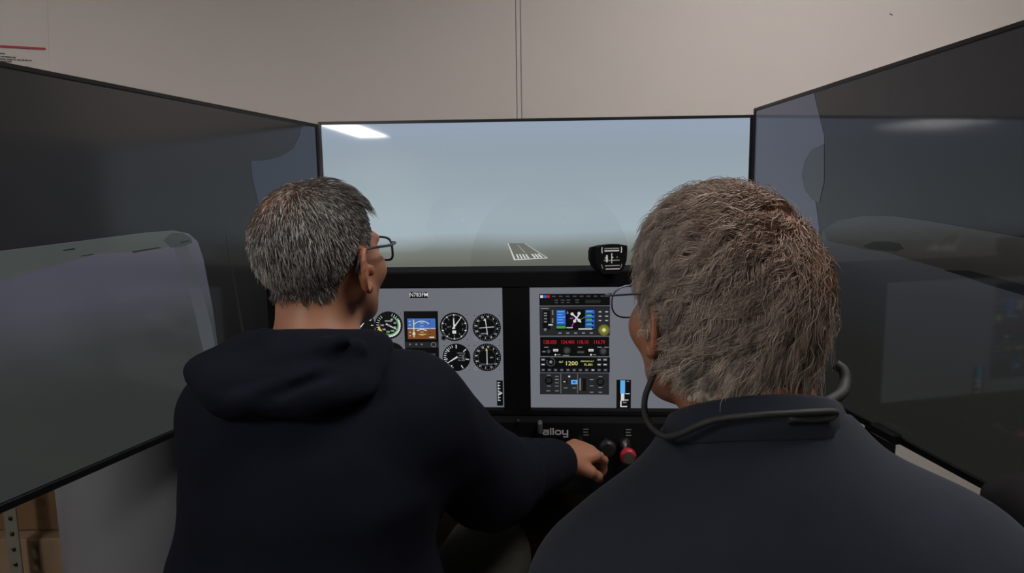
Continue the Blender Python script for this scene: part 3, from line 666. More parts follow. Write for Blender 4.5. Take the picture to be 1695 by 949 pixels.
def np_mesh(name, P, Q, mats, parent, smooth=True, cols=None):
    me = bpy.data.meshes.new(name); me.vertices.add(len(P)); me.vertices.foreach_set('co', np.ascontiguousarray(P, np.float32).ravel())
    n = Q.shape[1]; me.loops.add(Q.size); me.loops.foreach_set('vertex_index', np.ascontiguousarray(Q, np.int32).ravel())
    me.polygons.add(len(Q)); me.polygons.foreach_set('loop_start', np.arange(0, Q.size, n, dtype=np.int32)); me.polygons.foreach_set('loop_total', np.full(len(Q), n, np.int32))
    me.update(calc_edges=True); me.polygons.foreach_set('use_smooth', np.full(len(Q), smooth))
    if cols is not None:
        at = me.color_attributes.new('tint', 'FLOAT_COLOR', 'POINT'); at.data.foreach_set('color', np.ascontiguousarray(np.c_[cols, np.ones(len(P))], np.float32).ravel())
    me.validate(); return link(name, me, mats, parent)
def normals(P, Q):
    N = np.zeros_like(P); f = np.cross(P[Q[:, 2]]-P[Q[:, 0]], P[Q[:, 3]]-P[Q[:, 1]])
    for k in range(4): np.add.at(N, Q[:, k], f)
    return N/(np.linalg.norm(N, axis=1)[:, None]+1e-12)
def wav(P, scale, seed, n=5):
    """smooth pseudo-noise from a few crossing waves"""
    r = np.random.default_rng(seed); v = 0
    for i in range(n):
        k = r.normal(size=3); k *= scale*r.uniform(.6, 1.5)/np.linalg.norm(k); v = v+np.sin(P@k+r.uniform(0, 6.28)+1.4*np.sin(P@(k[[1, 2, 0]]*.7)+i))
    return v/n
def tint_mat(name, rough, spec, mul=1.0, sss=0.0, bump=None):
    m = mat(name, (.5, .5, .5), rough, spec, bump=bump); nt = m.node_tree; a = nt.nodes.new('ShaderNodeAttribute'); a.attribute_name = 'tint'
    nt.links.new(a.outputs['Color'], nt.nodes['Principled BSDF'].inputs['Base Color']); return m
M_skin = tint_mat('skin', .5, .35, bump=(260, .12, .001)); M_hair = tint_mat('hair_strands', .42, .55)
SKIN = np.array([.27, .120, .070])

def head_frame(H, yaw, pitch, tilt=0.0, scale=1.0):
    R = (Matrix.Rotation(yaw, 3, 'Z') @ Matrix.Rotation(pitch, 3, 'X') @ Matrix.Rotation(tilt, 3, 'Y'))
    return np.array(R)*1.0, np.array(H, float), scale
def add_head(F, fr, neck_to, nr=.058):
    R, H, S = fr; g = lambda *p: H+R@(np.array(p, float)*S)
    E_ = lambda c, r, k=.02, sub=False, q=None: F.ell(g(*c), np.array(r)*S, k, R if q is None else R@np.array(q), sub)
    C_ = lambda a, b, r1, r2, k=.015, sub=False: F.cone(g(*a), g(*b), r1*S, r2*S, k, sub)
    E_((0, -.016, .032), (.076, .098, .084)); E_((0, .03, -.035), (.060, .066, .082), .03)
    C_((0, .035, -.07), (0, .070, -.094), .044, .023, .03)
    for x in (-1, 1):
        C_((x*.056, .0, -.045), (x*.022, .062, -.092), .017, .018, .02); E_((x*.040, .062, -.028), (.026, .026, .026), .02)
    E_((0, .080, .018), (.050, .018, .012), .02)
    for x in (-1, 1): E_((x*.032, .099, .0), (.017, .014, .012), .012, True)
    for x in (-1, 1): E_((x*.032, .082, -.001), (.013, .0125, .0125), .004)
    C_((0, .090, .008), (0, .112, -.030), .008, .0115, .012)
    for x in (-1, 1): E_((x*.012, .102, -.034), (.008, .009, .007), .008)
    E_((0, .093, -.058), (.023, .010, .005), .006); E_((0, .091, -.068), (.020, .010, .006), .006)
    # ears: a shell with rolled rim, hollow and lobe
    for x in (-1, 1):
        q = np.array(Matrix.Rotation(x*.42, 3, 'Z')@Matrix.Rotation(-.12, 3, 'X'))
        E_((x*.080, -.014, -.012), (.0060, .018, .031), .006, False, q)
        rim = []
        for a in np.linspace(-2.3, 2.1, 12):
            p = np.array((x*.0025, -.0165*math.cos(a), .0295*math.sin(a))); rim.append(np.array((x*.084, -.017, -.012))+q@p)
        for a, b in zip(rim[:-1], rim[1:]): C_(a, b, .0036, .0036, .003)
        E_((x*.091, -.012, -.010), (.0062, .009, .015), .004, True, q)
        E_((x*.0815, -.006, -.041), (.0055, .008, .009), .006); C_((x*.080, .004, -.014), (x*.079, .006, -.02), .006, .006, .006)
    F.cone(g(0, -.028, -.055), neck_to, nr*S, nr*1.06*S, .025)
    return g
def limb(F, pts, rad, k=.03):
    for a, b, r1, r2 in zip(pts[:-1], pts[1:], rad[:-1], rad[1:]): F.cone(a, b, r1, r2, k)
def hand_sdf(F, wrist, fwd, back, side, curl, gs=1.0, thumb=-1):
    """palm with four fingers and a thumb; fwd along the palm, back = back of the hand, curl in radians per joint"""
    fwd = np.array(fwd, float)/np.linalg.norm(fwd); back = np.array(back, float); back -= fwd*(back@fwd); back /= np.linalg.norm(back); sd = np.cross(fwd, back)*thumb
    w_ = np.array(wrist, float)
    for i, (o, L, L1, L2, L3, r) in enumerate(((.027, .088, .040, .026, .021, .0092), (.009, .092, .045, .029, .022, .0095), (-.009, .088, .041, .027, .022, .0091), (-.026, .080, .033, .022, .019, .0082))):
        base = w_+sd*o*.6*gs+fwd*.012; kn = w_+sd*o*gs+fwd*L*gs; F.cone(base, kn, .017*gs, .0125*gs, .012)
        p = kn; ang = curl*.75
        for Ls, rr, rr2 in ((L1, r+.001, r), (L2, r, r*.93), (L3, r*.93, r*.82)):
            d = fwd*math.cos(ang)-back*math.sin(ang); q = p+d*Ls*gs; F.cone(p, q, rr*gs, rr2*gs, .004); p = q; ang += curl
    t0 = w_+sd*.024*gs+fwd*.022; t1 = t0+(sd*.022+fwd*.030-back*.014)*gs; t2 = t1+(fwd*.026-back*.020+sd*.002)*gs; t3 = t2+(fwd*.020-back*.018-sd*.008)*gs
    F.cone(t0, t1, .016*gs, .0125*gs, .01); F.cone(t1, t2, .0115*gs, .0105*gs, .005); F.cone(t2, t3, .0105*gs, .0085*gs, .004)
    F.cone(w_-fwd*.02, w_+fwd*.03, .024, .024, .02)

def strands(name, parent, fr, P, Q, region, n, nseg, length, lift, wave, clump, rad, colfun, seed, whorl=(0, -.045, .112), nguide=420, down=.35, flick=0.0, lenf=None, cyc=5.5, jit=.5, tight=.55):
    """hair combed away from the crown, gathered in locks; each strand a thin tapering three-sided tube"""
    R, H, S = fr; r = np.random.default_rng(seed); L = ((P-H)@R)/S
    fc = L[Q].mean(1); pr = region(fc); ar = np.linalg.norm(np.cross(P[Q[:, 2]]-P[Q[:, 0]], P[Q[:, 3]]-P[Q[:, 1]]), axis=1)*pr
    pick = r.choice(len(Q), n+nguide, p=ar/ar.sum()); u, v = r.random((2, n+nguide, 1))
    q = L[Q[pick]]; root = (q[:, 0]*(1-u)+q[:, 1]*u)*(1-v)+(q[:, 3]*(1-u)+q[:, 2]*u)*v
    N = normals(L, Q); nr = N[Q[pick, 0]]
    def surf(p):
        e = lambda c, rr: (lambda k0, k1: k0*(k0-1)/k1)(np.sqrt((((p-c)/rr)**2).sum(1)), np.sqrt((((p-c)/rr**2)**2).sum(1))+1e-9)
        d1 = e(np.array((0, -.016, .032)), np.array((.076, .098, .084))); t = np.clip((p[:, 2]+.055)/-.12, 0, 1)
        d2 = np.sqrt(p[:, 0]**2+(p[:, 1]+.028+.02*t)**2+np.where(p[:, 2] > -.055, (p[:, 2]+.055)**2, 0))-.060
        return np.minimum(d1, d2)
    def grow(p0, n0, ln):
        pts = [p0]; p = p0.copy(); ph = (3.4*wav(p0, 52, seed+3)+r.normal(size=len(p0))*jit)[:, None]
        for i in range(nseg):
            t = (i+.5)/nseg; g = p-np.array(whorl); c = p-np.array((0, -.016, .02)); nn = c/np.linalg.norm(c, axis=1)[:, None]
            tg = g-nn*(g*nn).sum(1)[:, None]; tg /= np.linalg.norm(tg, axis=1)[:, None]+1e-9
            b = np.cross(nn, tg)
            d = tg+nn*(lift*(1-t)**1.5+flick*t*np.clip(-(p[:, 2:3]+.02)*14, 0, 1))+b*(wave*np.sin(ph+t*cyc))+nn*(wave*.55*np.cos(ph*1.7+t*(cyc+1)))+np.array((0, 0, -down*t))
            d /= np.linalg.norm(d, axis=1)[:, None]; p = p+d*ln/nseg
            sd = surf(p); p = p+nn*np.clip(.0012-sd, 0, .02)[:, None]; pts.append(p)
        return np.stack(pts, 1)
    lf = np.ones((len(root), 1)) if lenf is None else lenf(root)[:, None]
    G = grow(root[:nguide], nr[:nguide], length*lf[:nguide]*r.uniform(.85, 1.15, (nguide, 1)))
    ro = root[nguide:]; gi = np.concatenate([((ro[a:a+2000, None]-root[None, :nguide])**2).sum(2).argmin(1) for a in range(0, n, 2000)])
    own = grow(ro, nr[nguide:], length*lf[nguide:]*r.uniform(.6, 1.15, (n, 1))); t = np.linspace(0, 1, nseg+1)[None, :, None]
    S_ = own*(1-clump*t)+(G[gi]+(ro-root[gi])[:, None]*(1-tight*t))*clump*t+r.normal(size=(n, 1, 3))*.0016*t
    Wd = (S_*S)@R.T+H; T = np.gradient(Wd, axis=1); T /= np.linalg.norm(T, axis=2)[..., None]+1e-9
    a = np.cross(T, r.normal(size=(n, 1, 3))); a /= np.linalg.norm(a, axis=2)[..., None]+1e-9; b = np.cross(T, a)
    w_ = (rad*r.uniform(.7, 1.3, (n, 1, 1)))*(1-.8*t**2)
    V = np.stack([Wd+(a*math.cos(x)+b*math.sin(x))*w_ for x in (0, 2.094, 4.189)], 2)          # n, seg+1, 3, xyz
    base = (np.arange(n)*(nseg+1)*3)[:, None, None]; seg = (np.arange(nseg)*3)[None, :, None]; k = np.arange(3)[None, None, :]; k2 = (k+1) % 3
    Qs = np.stack([base+seg+k, base+seg+k2, base+seg+3+k2, base+seg+3+k], -1).reshape(-1, 4)
    col = colfun(ro, r, gi)
    cols = np.repeat(col, (nseg+1)*3, 0)
    return np_mesh(name, V.reshape(-1, 3), Qs, M_hair, parent, True, cols)
def sm(x, a, b): t = np.clip((x-a)/(b-a), 0, 1); return t*t*(3-2*t)

M_navy = mat('hoodie_navy', (.0026, .0034, .0088), .9, .15, noise=(35, .2), bump=(900, .25, .0006))
M_slate = mat('shirt_slate', (.0125, .0148, .0235), .9, .15, noise=(40, .15), bump=(900, .25, .0006), sheen=.05)
M_khaki = mat('trousers_khaki', (.040, .039, .031), .9, .15, noise=(30, .15), bump=(700, .25, .0006))
M_jean = mat('trousers_dark', (.02, .022, .03), .9, .15, noise=(30, .15)); M_shoe = mat('shoe_black', (.012, .012, .012), .5)
M_frame = mat('glasses_frame_dark', (.018, .022, .030), .35); M_wire = mat('glasses_wire', (.10, .105, .12), .3, metal=.8); M_cord = mat('cord_black', (.008, .008, .008), .7)
M_lens = bpy.data.materials.new('glasses_lens'); M_lens.use_nodes = True
_b = M_lens.node_tree.nodes['Principled BSDF']; _b.inputs['Transmission Weight'].default_value = 1.0; _b.inputs['Roughness'].default_value = 0.0; _b.inputs['IOR'].default_value = 1.002; _b.inputs['Base Color'].default_value = (.97, .98, 1, 1)
A = np.array
def along(a, b, t): return A(a)+(A(b)-A(a))*t
M_eye = mat('eye_white', (.6, .58, .55), .2)

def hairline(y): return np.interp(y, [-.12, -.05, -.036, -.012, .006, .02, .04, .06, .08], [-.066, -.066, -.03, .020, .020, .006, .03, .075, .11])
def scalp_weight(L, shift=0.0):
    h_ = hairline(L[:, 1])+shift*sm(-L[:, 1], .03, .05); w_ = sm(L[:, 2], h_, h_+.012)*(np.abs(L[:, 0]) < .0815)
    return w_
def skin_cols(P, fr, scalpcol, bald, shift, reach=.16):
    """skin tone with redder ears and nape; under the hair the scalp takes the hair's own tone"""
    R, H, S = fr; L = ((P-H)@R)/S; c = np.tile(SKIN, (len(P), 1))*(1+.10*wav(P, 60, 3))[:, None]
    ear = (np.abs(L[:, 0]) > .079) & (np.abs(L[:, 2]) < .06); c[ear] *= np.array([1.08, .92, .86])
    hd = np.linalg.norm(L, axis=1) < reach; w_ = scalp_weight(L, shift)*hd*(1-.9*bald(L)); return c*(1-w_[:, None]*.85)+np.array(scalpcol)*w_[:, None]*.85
def eyes(root, fr):
    R, H, S = fr
    for x in (-1, 1):
        c = H+R@(np.array((x*.032, .084, -.001))*S); o = MB().lathe([(.0123*math.sin(a), -.0123*math.cos(a)) for a in np.linspace(.05, 3.09, 10)], n=14).build('eye', M_eye, root)
        o.matrix_parent_inverse = Matrix.Identity(4); o.location = Vector(c)-root.location
def place(o, root):                      # meshes are modelled in world space; hang them under the root at the figure's base
    o.matrix_parent_inverse = Matrix.Translation(-Vector(root.location)); return o
def folds(P, N, amp, seed, sc1=26, sc2=60):
    return P+N*(amp*(wav(P*np.array((1, 1, .8)), sc1, seed)+.45*wav(P, sc2, seed+1)))[:, None]

# ------------------------------------------------ the man in the navy hoodie
root1 = empty('person', (-.35, -.98, 0)); tag(root1, 'man with short grey hair in navy hoodie reaching to the throttle', 'person')
fr1 = head_frame((-.350, -.929, 1.220), math.radians(-21), math.radians(7), 0.0, 1.0)
C7 = (-.352, -.972, 1.07); LS, RS = (-.460, -.985, .993), (-.222, -.960, .998)
LE, LW = (-.515, -.975, .735), (-.47, -.72, .70); RE, RW = (-.110, -.81, .815), (.020, -.618, .768)
hipL, hipR = (-.44, -.99, .545), (-.26, -.99, .545); knL, knR = (-.55, -.60, .575), (-.125, -.655, .585); akL, akR = (-.57, -.55, .10), (-.13, -.60, .10)
ax = (axis(-.72, .26, .009, ((-.475, -.25), (.03, .18))), axis(-1.18, -.30, .009, ((-1.06, -.78), (-.66, -.47))), axis(.0, 1.37, .009, ((.70, .80), (1.06, 1.36))))
F = Field(ax)
limb(F, [(-.35, -1.0, .55), (-.35, -.965, .72), (-.35, -.94, .93), C7], [.125, .115, .125, .06], .06)
F.ell((-.35, -.95, .90), (.165, .10, .15), .05)
limb(F, [C7, LS, LE, LW], [.055, .055, .042, .028]); limb(F, [C7, RS, RE, RW], [.055, .055, .042, .028])
limb(F, [hipL, knL, akL], [.08, .055, .038]); limb(F, [hipR, knR, akR], [.08, .055, .038])
for ak in (akL, akR): F.cone((ak[0], ak[1]-.03, .045), (ak[0], ak[1]+.15, .035), .032, .028, .02)
add_head(F, fr1, C7, .056)
hand_sdf(F, along(RE, RW, 1.0), (.70, .66, .02), (-.30, -.55, .80), None, .80, 1.02, 1)
hand_sdf(F, LW, (.35, .93, -.05), (0, 0, 1), None, .35, .98, 1)
P1, Q1 = F.mesh()
cam_l = lambda fr, v: fr[0].T@np.array(v, float)
b1 = cam_l(fr1, (-.055, -.058, .080))
def bald1(L): return np.exp(-(((L-b1)**2).sum(1))/(2*.035**2))
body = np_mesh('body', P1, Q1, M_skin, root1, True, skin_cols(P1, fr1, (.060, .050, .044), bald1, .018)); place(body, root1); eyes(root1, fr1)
def hc1(ro, r, gi):
    g = r.random(len(ro)); white = 1.35*np.clip(sm(-ro[:, 1], -.02, .09)*.30+sm(-ro[:, 2], -.10, .04)*.22+.06, 0, .6)*(1-.85*sm(-ro[:, 2], .012, .038))*(1-.8*bald1(ro))
    bd = bald1(ro)[:, None]; base = (np.array([.050, .042, .037])*(1-bd)+np.array([.085, .046, .030])*bd)*r.uniform(.6, 1.5, (len(ro), 1)); wh = np.array([.52, .50, .47])*r.uniform(.55, 1.1, (len(ro), 1))
    return np.where((g < white)[:, None], wh, base)
place(strands('hair', root1, fr1, P1, Q1, lambda L: scalp_weight(L, .018)*(np.linalg.norm(L, axis=1) < .16)*(1-.95*bald1(L)), 16000, 4, .0125, .6, .15, .35, .00042, hc1, 11, whorl=(-.01, -.03, .115), nguide=700, down=.15, lenf=lambda q: .35+.65*sm(q[:, 2]-hairline(q[:, 1])-.018, .0, .05)), root1)
place(strands('hair', root1, fr1, P1, Q1, lambda L: scalp_weight(L)*(np.linalg.norm(L, axis=1) < .16)*sm(L[:, 1], -.01, .05)*sm(L[:, 2], .07, .095), 2600, 5, .036, .95, .12, .5, .00042, hc1, 12, whorl=(-.03, -.05, .115), nguide=120, down=.1), root1)
# hoodie
axh = (axis(-.72, .12, .0085), axis(-1.20, -.52, .0085), axis(.50, 1.16, .0085))
cuff = along(RE, RW, 1.02)
F = Field(axh)
limb(F, [(-.35, -.99, .54), (-.35, -.965, .72), (-.348, -.95, .90), (-.352, -.965, 1.0)], [.155, .150, .150, .10], .06)
F.ell((-.348, -.962, .915), (.178, .128, .150), .05); F.ell((-.35, -.985, .63), (.185, .145, .13), .06)
F.cone((-.356, -.962, 1.02), (-.360, -.955, 1.105), .088, .068, .03)
limb(F, [LS, LE, LW], [.080, .070, .05], .05); limb(F, [RS, RE, cuff], [.082, .074, .048], .05)
F.cone((-.352, -.965, 1.05), LS, .075, .080, .05); F.cone((-.352, -.96, .995), (-.222, -.960, .985), .065, .078, .04)
F.cut_ball(along(RE, RW, .97), A(RW)-A(RE), .12); F.cut_ball(along(LE, LW, .95), A(LW)-A(LE), .12)
F.cut_ball((-.356, -.95, 1.108), (0, .12, 1), .12)
P, Q = F.mesh(); N = normals(P, Q)
arm = np.exp(-((P-along(RS, RE, 1.0))**2).sum(1)/(2*.10**2)); axd = (A(RW)-A(RE))/np.linalg.norm(A(RW)-A(RE))
P = folds(P, N, .0035, 5)+N*(arm*.0040*np.sin((P@axd)*120+5*wav(P, 16, 8))*(.5+.5*wav(P, 9, 77)))[:, None]
hoodie = place(np_mesh('hoodie', P, Q, M_navy, root1), root1)
# ribbed cuff on the reaching sleeve
e = axd; c0 = along(RE, RW, .93)
MB().tube([Vector(c0+e*t) for t in (-.012, -.006, 0, .012, .024, .030)], [.045, .0475, .047, .044, .0435, .040], 24).build('cuff', M_navy, hoodie)
# hood lying on the shoulders: thick collar roll around the neck and a slack bag with creases behind it
HO = A((.012, 0, .030))
F = Field((axis(-.60, -.12, .006), axis(-1.20, -.78, .006), axis(.95, 1.20, .006)))
ring = [HO+A((-.374+.086*math.sin(a), -.955-.084*math.cos(a), 1.052+.016*math.cos(a))) for a in np.linspace(-2.2, 2.2, 15)]
for a, b in zip(ring[:-1], ring[1:]): F.cone(a, b, .028, .028, .02)
F.ell(HO+A((-.388, -1.048, 1.040)), (.132, .058, .036), .030, Matrix.Rotation(.10, 3, 'Y')@Matrix.Rotation(.5, 3, 'X'))
for a, b, r1, r2 in (((-.482, -1.015, 1.030), (-.45, -1.070, 1.024), .027, .026), ((-.45, -1.070, 1.024), (-.34, -1.084, 1.026), .026, .027), ((-.33, -1.072, 1.030), (-.278, -1.005, 1.035), .027, .022), ((-.50, -1.0, 1.03), (-.475, -.95, 1.055), .024, .024)):
    F.cone(HO+A(a), HO+A(b), r1, r2, .025)
for a, b, r1, r2 in (((-.470, -1.062, 1.034), (-.30, -1.056, 1.092), .017, .009), ((-.42, -1.092, 1.024), (-.285, -1.035, 1.078), .016, .009), ((-.475, -1.026, 1.058), (-.41, -1.044, 1.096), .014, .010)):
    F.cone(HO+A(a)-A((0, .006, 0)), HO+A(b)-A((0, .004, 0)), r1, r2, .014)
for a, b in (((-.45, -1.112, 1.040), (-.31, -1.098, 1.078)), ((-.40, -1.120, 1.026), (-.30, -1.085, 1.058))):
    F.cone(HO+A(a), HO+A(b), .009, .006, .008, True)
P, Q = F.mesh(); N = normals(P, Q); np_mesh('hood', folds(P, N, .003, 21, 34, 80), Q, M_navy, hoodie)
# trousers and shoes
def trousers(name, root, m, hips, knees, ankles, ax, seed, sc=1.0):
    F = Field(ax); F.cone(hips[0], hips[1], .115, .115, .04)
    for h, k, a in zip(hips, knees, ankles):
        F.cone(h, k, .105*sc, .082*sc, .03); F.cone(k, (a[0], a[1], a[2]+.02), .080*sc, .062*sc, .03)
    P, Q = F.mesh(); N = normals(P, Q); return place(np_mesh(name, folds(P, N, .003, seed), Q, m, root), root)
def shoes(root, ankles):
    for a in ankles:
        F = Field((axis(a[0]-.09, a[0]+.09, .007), axis(a[1]-.14, a[1]+.26, .007), axis(-.002, .15, .007)))
        F.cone((a[0], a[1]-.035, .045), (a[0], a[1]+.16, .038), .042, .040, .03); F.cone((a[0], a[1]-.02, .07), (a[0], a[1]-.01, .10), .042, .045, .03); F.cut((0, 0, .004), (0, 0, -1))
        P, Q = F.mesh(); place(np_mesh('shoe', P, Q, M_shoe, root), root)
trousers('trousers', root1, M_khaki, (hipL, hipR), (knL, knR), (akL, akR), (axis(-.72, .0, .011), axis(-1.16, -.44, .011), axis(.06, .72, .011)), 31)
shoes(root1, (akL, akR))

# ------------------------------------------------ the grey haired man in the slate shirt
root2 = empty('person', (.18, -1.25, 0)); tag(root2, 'man with bushy grey hair, glasses cord and slate shirt, nearest the camera', 'person')
fr2 = head_frame((.152, -1.222, 1.188), math.radians(19), math.radians(-2), 0.0, 1.0)
C7b = (.190, -1.285, 1.03); LSb, RSb = (.045, -1.275, .885), (.338, -1.305, .918)
LEb, LWb = (-.005, -1.20, .65), (.05, -.98, .635); REb, RWb = (.395, -1.26, .66), (.35, -1.03, .635)
hLb, hRb = (.10, -1.24, .535), (.27, -1.24, .535); kLb, kRb = (.06, -.82, .56), (.34, -.83, .56); aLb, aRb = (.06, -.76, .10), (.34, -.77, .10)
ax = (axis(-.13, .52, .009, ((.04, .29),)), axis(-1.48, -.55, .009, ((-1.36, -1.07),)), axis(0, 1.33, .009, ((1.03, 1.32),)))
F = Field(ax)
limb(F, [(.185, -1.25, .54), (.185, -1.23, .72), (.185, -1.25, .9), C7b], [.13, .135, .13, .065], .06)
limb(F, [C7b, LSb, LEb, LWb], [.06, .058, .044, .03]); limb(F, [C7b, RSb, REb, RWb], [.06, .058, .044, .03])
limb(F, [hLb, kLb, aLb], [.08, .056, .04]); limb(F, [hRb, kRb, aRb], [.08, .056, .04])
for ak in (aLb, aRb): F.cone((ak[0], ak[1]-.03, .045), (ak[0], ak[1]+.15, .035), .032, .028, .02)
add_head(F, fr2, C7b, .062)
hand_sdf(F, LWb, (.15, .95, -.25), (0, .2, 1), None, .3, 1.0, 1); hand_sdf(F, RWb, (-.1, .95, -.25), (0, .2, 1), None, .3, 1.0, -1)
P2, Q2 = F.mesh()
b2 = cam_l(fr2, (.056, -.060, .081))
def bald2(L): return np.exp(-(((L-b2)**2).sum(1))/(2*.038**2))
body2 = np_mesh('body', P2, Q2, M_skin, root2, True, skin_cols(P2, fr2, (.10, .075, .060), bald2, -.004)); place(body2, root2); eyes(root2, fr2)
def hc2(ro, r, gi):
    lock = np.random.default_rng(5).uniform(.45, 1.35, gi.max()+1)[gi][:, None]
    g = r.uniform(.7, 1.3, (len(ro), 1)); pale = sm(-ro[:, 2], -.06, .06)[:, None]
    bd = np.clip(1.3*np.exp(-(((ro-b2)**2).sum(1))/(2*.046**2)), 0, 1)[:, None]; c = (np.array([.31, .25, .212])*(1-pale)+np.array([.52, .445, .37])*pale)*lock; return (c*(1-bd)+np.array([.15, .078, .045])*bd)*g
reg2 = lambda L: scalp_weight(L, -.004)*(np.linalg.norm(L, axis=1) < .165)*(1-.93*bald2(L))
fluff = lambda q: (1-.35*bald2(q))*(.85+.40*sm(-q[:, 2], -.05, .03))*(1-.40*sm(-q[:, 0], .03, .07)*sm(q[:, 1], -.06, .0))*(1-.62*sm(-q[:, 0], .005, .035)*sm(-q[:, 2], .015, .05))*(1+.45*sm(q[:, 0], .0, .05)*sm(-q[:, 2], -.04, .02))
place(strands('hair', root2, fr2, P2, Q2, reg2, 22000, 10, .062, 1.05, 1.05, .80, .00054, hc2, 23, whorl=tuple(b2*1.0), nguide=430, down=.25, flick=1.3, cyc=7.5, lenf=fluff, jit=.35, tight=.72), root2)
place(strands('hair', root2, fr2, P2, Q2, reg2, 2200, 10, .066, 1.5, 1.2, .45, .00042, hc2, 29, whorl=tuple(b2*1.0), nguide=300, down=.2, flick=1.6, cyc=8.5, lenf=fluff, jit=1.0), root2)
axs = (axis(-.16, .56, .0085), axis(-1.50, -.92, .0085), axis(.48, 1.14, .0085))
F = Field(axs)
limb(F, [(.185, -1.24, .54), (.185, -1.22, .72), (.185, -1.245, .88), (.19, -1.275, .99)], [.165, .165, .145, .10], .06)
F.ell((.188, -1.255, .84), (.185, .145, .16), .07); F.ell((.19, -1.295, .935), (.135, .095, .10), .06)
limb(F, [LSb, LEb, along(LSb, LEb, 1.0)+A((.02, .08, -.01))], [.088, .072, .066], .05); limb(F, [RSb, REb, A(REb)+A((-.01, .08, -.01))], [.092, .074, .066], .05)
F.cone((.180, -1.27, 1.01), LSb, .070, .086, .06); F.cone((.20, -1.275, 1.01), RSb, .074, .09, .06)
F.cone((.188, -1.275, 1.0), (.178, -1.275, 1.09), .092, .072, .04)
F.cut_ball((.178, -1.275, 1.080), (0, .55, 1), .12)
P, Q = F.mesh(); N = normals(P, Q); shirt = place(np_mesh('shirt', folds(P, N, .003, 41, 20, 46), Q, M_slate, root2), root2)
col_ring = [(.178+.080*math.sin(a), -1.262-.080*math.cos(a), 1.070+.040*math.cos(a)) for a in np.linspace(-2.5, 2.5, 22)]
cm = MB(); rr = []
n = len(col_ring)
vs = []
for (x, y, z) in col_ring:
    ox, oy = x-.178, y+1.262; L = math.hypot(ox, oy)
    for dr_, dz in ((-.008, .012), (-.003, .016), (.002, .014), (.016, -.018), (.012, -.022), (-.006, -.01)): vs.append((x+ox/L*dr_, y+oy/L*dr_, z+dz))
fs = []
for i in range(n-1):
    for k in range(6): fs.append((i*6+k, i*6+(k+1) % 6, (i+1)*6+(k+1) % 6, (i+1)*6+k))
cm.add(vs, fs, 0, True); cm.build('collar', M_slate, shirt)
trousers('trousers', root2, M_jean, (hLb, hRb), (kLb, kRb), (aLb, aRb), (axis(-.08, .50, .011), axis(-1.42, -.66, .011), axis(.06, .70, .011)), 33)
shoes(root2, (aLb, aRb))

# ------------------------------------------------------------------ spectacles
def spectacles(fr, label, m, rim_r, temple_r, dark, gs=1.0, out=.004):
    R, H, S = fr; g = empty('eyeglasses', tuple(H+R@np.array((0, .10, 0)))); tag(g, label, 'glasses')
    T = lambda p: Vector(H+R@(np.array(p, float)*A((1+(gs-1)*sm(p[1], .0, .08), 1, 1))))
    fm = MB()
    for x in (-1, 1):
        pts = []
        for a in np.linspace(0, 2*math.pi, 28, endpoint=False):
            c, s_ = math.cos(a), math.sin(a); e = .55 if dark else .8
            px = .026*abs(c)**e*(1 if c > 0 else -1); pz = .019*abs(s_)**e*(1 if s_ > 0 else -1)
            pts.append(T((x*(.036)+px, .110-abs(x*.036+px)**2*3.2, -.004+pz)))
        fm.tube(pts, rim_r, 8, closed=True)
        lm = MB(); ctr = T((x*.036, .110-.036**2*3.2, -.004)); k = len(pts); lm.add([p for p in pts]+[ctr], [(i, (i+1) % k, k) for i in range(k)], 0, True)
        le = lm.build('lens', M_lens, g); le.matrix_parent_inverse = Matrix.Translation(-g.location)
    fm.tube([T((-.010, .111, .003)), T((0, .113, .006)), T((.010, .111, .003))], rim_r, 8)
    fo = fm.build('rim', m, g); fo.matrix_parent_inverse = Matrix.Translation(-g.location)
    for x in (-1, 1):
        tm = MB().tube([T((x*.062, .099, .007)), T((x*.071, .092, .008)), T((x*(.078+out), .06, .010)), T((x*(.082+out), .02, .015)), T((x*(.083+out), -.012, .018)), T((x*(.082+out), -.028, .006)), T((x*(.080+out), -.036, -.012))], [temple_r*1.2, temple_r*1.3, temple_r, temple_r, temple_r, temple_r, temple_r], 8)
        to = tm.build('temple', m, g); to.matrix_parent_inverse = Matrix.Translation(-g.location)
    return g
spectacles(fr1, 'dark framed eyeglasses worn by the man in the navy hoodie', M_frame, .0019, .0021, True)
g2 = spectacles(fr2, 'thin wire eyeglasses with a black cord worn by the grey haired man', M_wire, .0010, .0011, False, 1.16)
T2 = lambda p: Vector(fr2[1]+fr2[0]@np.array(p, float))
def cord(pts, rad, n=8):
    # smooth curve through the points
    P = [Vector(p) for p in pts]; out = []
    for i in range(len(P)-1):
        p0, p1, p2, p3 = P[max(i-1, 0)], P[i], P[i+1], P[min(i+2, len(P)-1)]
        for t in np.linspace(0, 1, 9)[:-1 if i < len(P)-2 else None]:
            out.append(.5*((2*p1)+(p2-p0)*t+(2*p0-5*p1+4*p2-p3)*t*t+(3*p1-p0-3*p2+p3)*t**3))
    o = MB().tube(out, rad, n).build('cord', M_cord, g2); o.matrix_parent_inverse = Matrix.Translation(-g2.location); return o
cord([T2((-.086, -.030, -.01)), (.080, -1.264, 1.132), (.068, -1.273, 1.103), (.066, -1.298, 1.088), (.077, -1.319, 1.081), (.090, -1.333, 1.089), (.113, -1.346, 1.105), (.150, -1.357, 1.113), (.188, -1.355, 1.114), (.217, -1.347, 1.112), (.221, -1.345, 1.109), (.212, -1.348, 1.106), (.174, -1.358, 1.109)], .0032)
cord([(.258, -1.268, 1.134), (.264, -1.274, 1.128), (.260, -1.284, 1.118), (.245, -1.302, 1.112), (.200, -1.330, 1.106), (.165, -1.338, 1.106)], .0055)

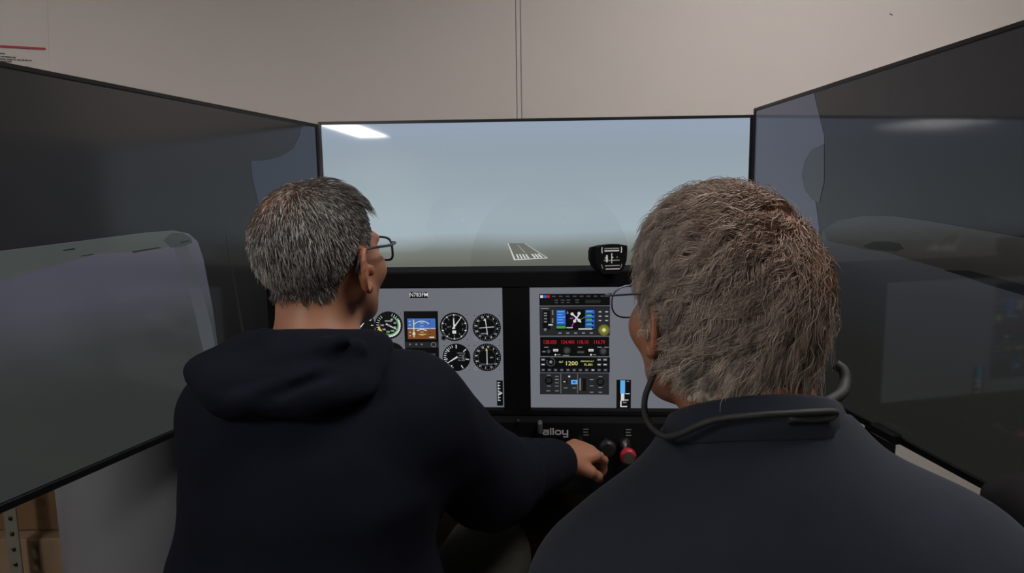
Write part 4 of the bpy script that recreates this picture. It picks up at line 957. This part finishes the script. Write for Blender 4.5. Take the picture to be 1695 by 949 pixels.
# ------------------------------------------------------------------ seats
M_seat = mat('seat_black', (.012, .011, .012), .75, .2, bump=(300, .15, .001))
def stool(loc, label):
    s_ = empty('pilot_stool', loc); tag(s_, label, 'stool', 'low pilot stools')
    F = Field((axis(-.26, .26, .012), axis(-.25, .27, .012), axis(.27, .45, .012)))
    for x in (-.14, 0, .14): F.cone((x, -.12, .358), (x, .14, .358), .055, .055, .05)
    P, Q = F.mesh(); np_mesh('seat', P, Q, M_seat, s_)
    MB().lathe([(.035, .03), (.03, .06), (.03, .32)], n=16).build('column', M_steel, s_)
    MB().lathe([(.22, 0), (.22, .015), (.06, .035)], n=32).build('base', M_steel, s_)
    return s_
stool((-.35, -1.02, 0), 'low black stool under the man in the navy hoodie')
stool((.185, -1.27, 0), 'low black stool under the grey haired man')
ch = empty('swivel_chair', (.87, -1.17, 0)); tag(ch, 'black swivel chair with rounded back at the right edge', 'chair')
F = Field((axis(-.30, -.14, .008), axis(-.28, .28, .008), axis(.50, 1.02, .008)))
for z in np.linspace(.55, .87, 8): F.cone((-.225-.01*math.sin((z-.6)*6), -.145, z), (-.225-.01*math.sin((z-.6)*6), .145, z), .036, .036, .02)
F.cone((-.23, -.10, .895), (-.23, .10, .895), .036, .036, .03)
P, Q = F.mesh(); np_mesh('backrest', P, Q, M_seat, ch)
F = Field((axis(-.24, .28, .01), axis(-.27, .27, .01), axis(.38, .53, .01)))
for y in (-.16, 0, .16): F.cone((-.15, y, .455), (.18, y, .455), .045, .045, .05)
P, Q = F.mesh(); np_mesh('seat', P, Q, M_seat, ch)
MB().tube([(-.12, 0, .43), (-.22, 0, .43), (-.245, 0, .47), (-.24, 0, .65)], .016, 10).build('back_bracket', M_steel, ch)
MB().lathe([(.03, .08), (.028, .42)], n=16).build('gas_column', M_steel, ch)
for k in range(5):
    a = k*2*math.pi/5+.3; MB().tube([(0, 0, .09), (.25*math.cos(a), .25*math.sin(a), .065)], [.024, .014], 8).build('foot', M_steel, ch)
    MB().lathe([(.012, -.012), (.026, -.010), (.026, .010), (.012, .012)], (.25*math.cos(a), .25*math.sin(a), .027), 'x', 14).build('castor', M_seat, ch)
# white cable hanging under the console
cb = MB().tube([(-.108, -.43, .606), (-.106, -.447, .640), (-.112, -.449, .668), (-.118, -.444, .69)], .003, 8).build('white_cable', mat('cable_white', (.5, .5, .48), .5)); tag(cb, 'short white cable hanging below the console by the knee', 'cable')
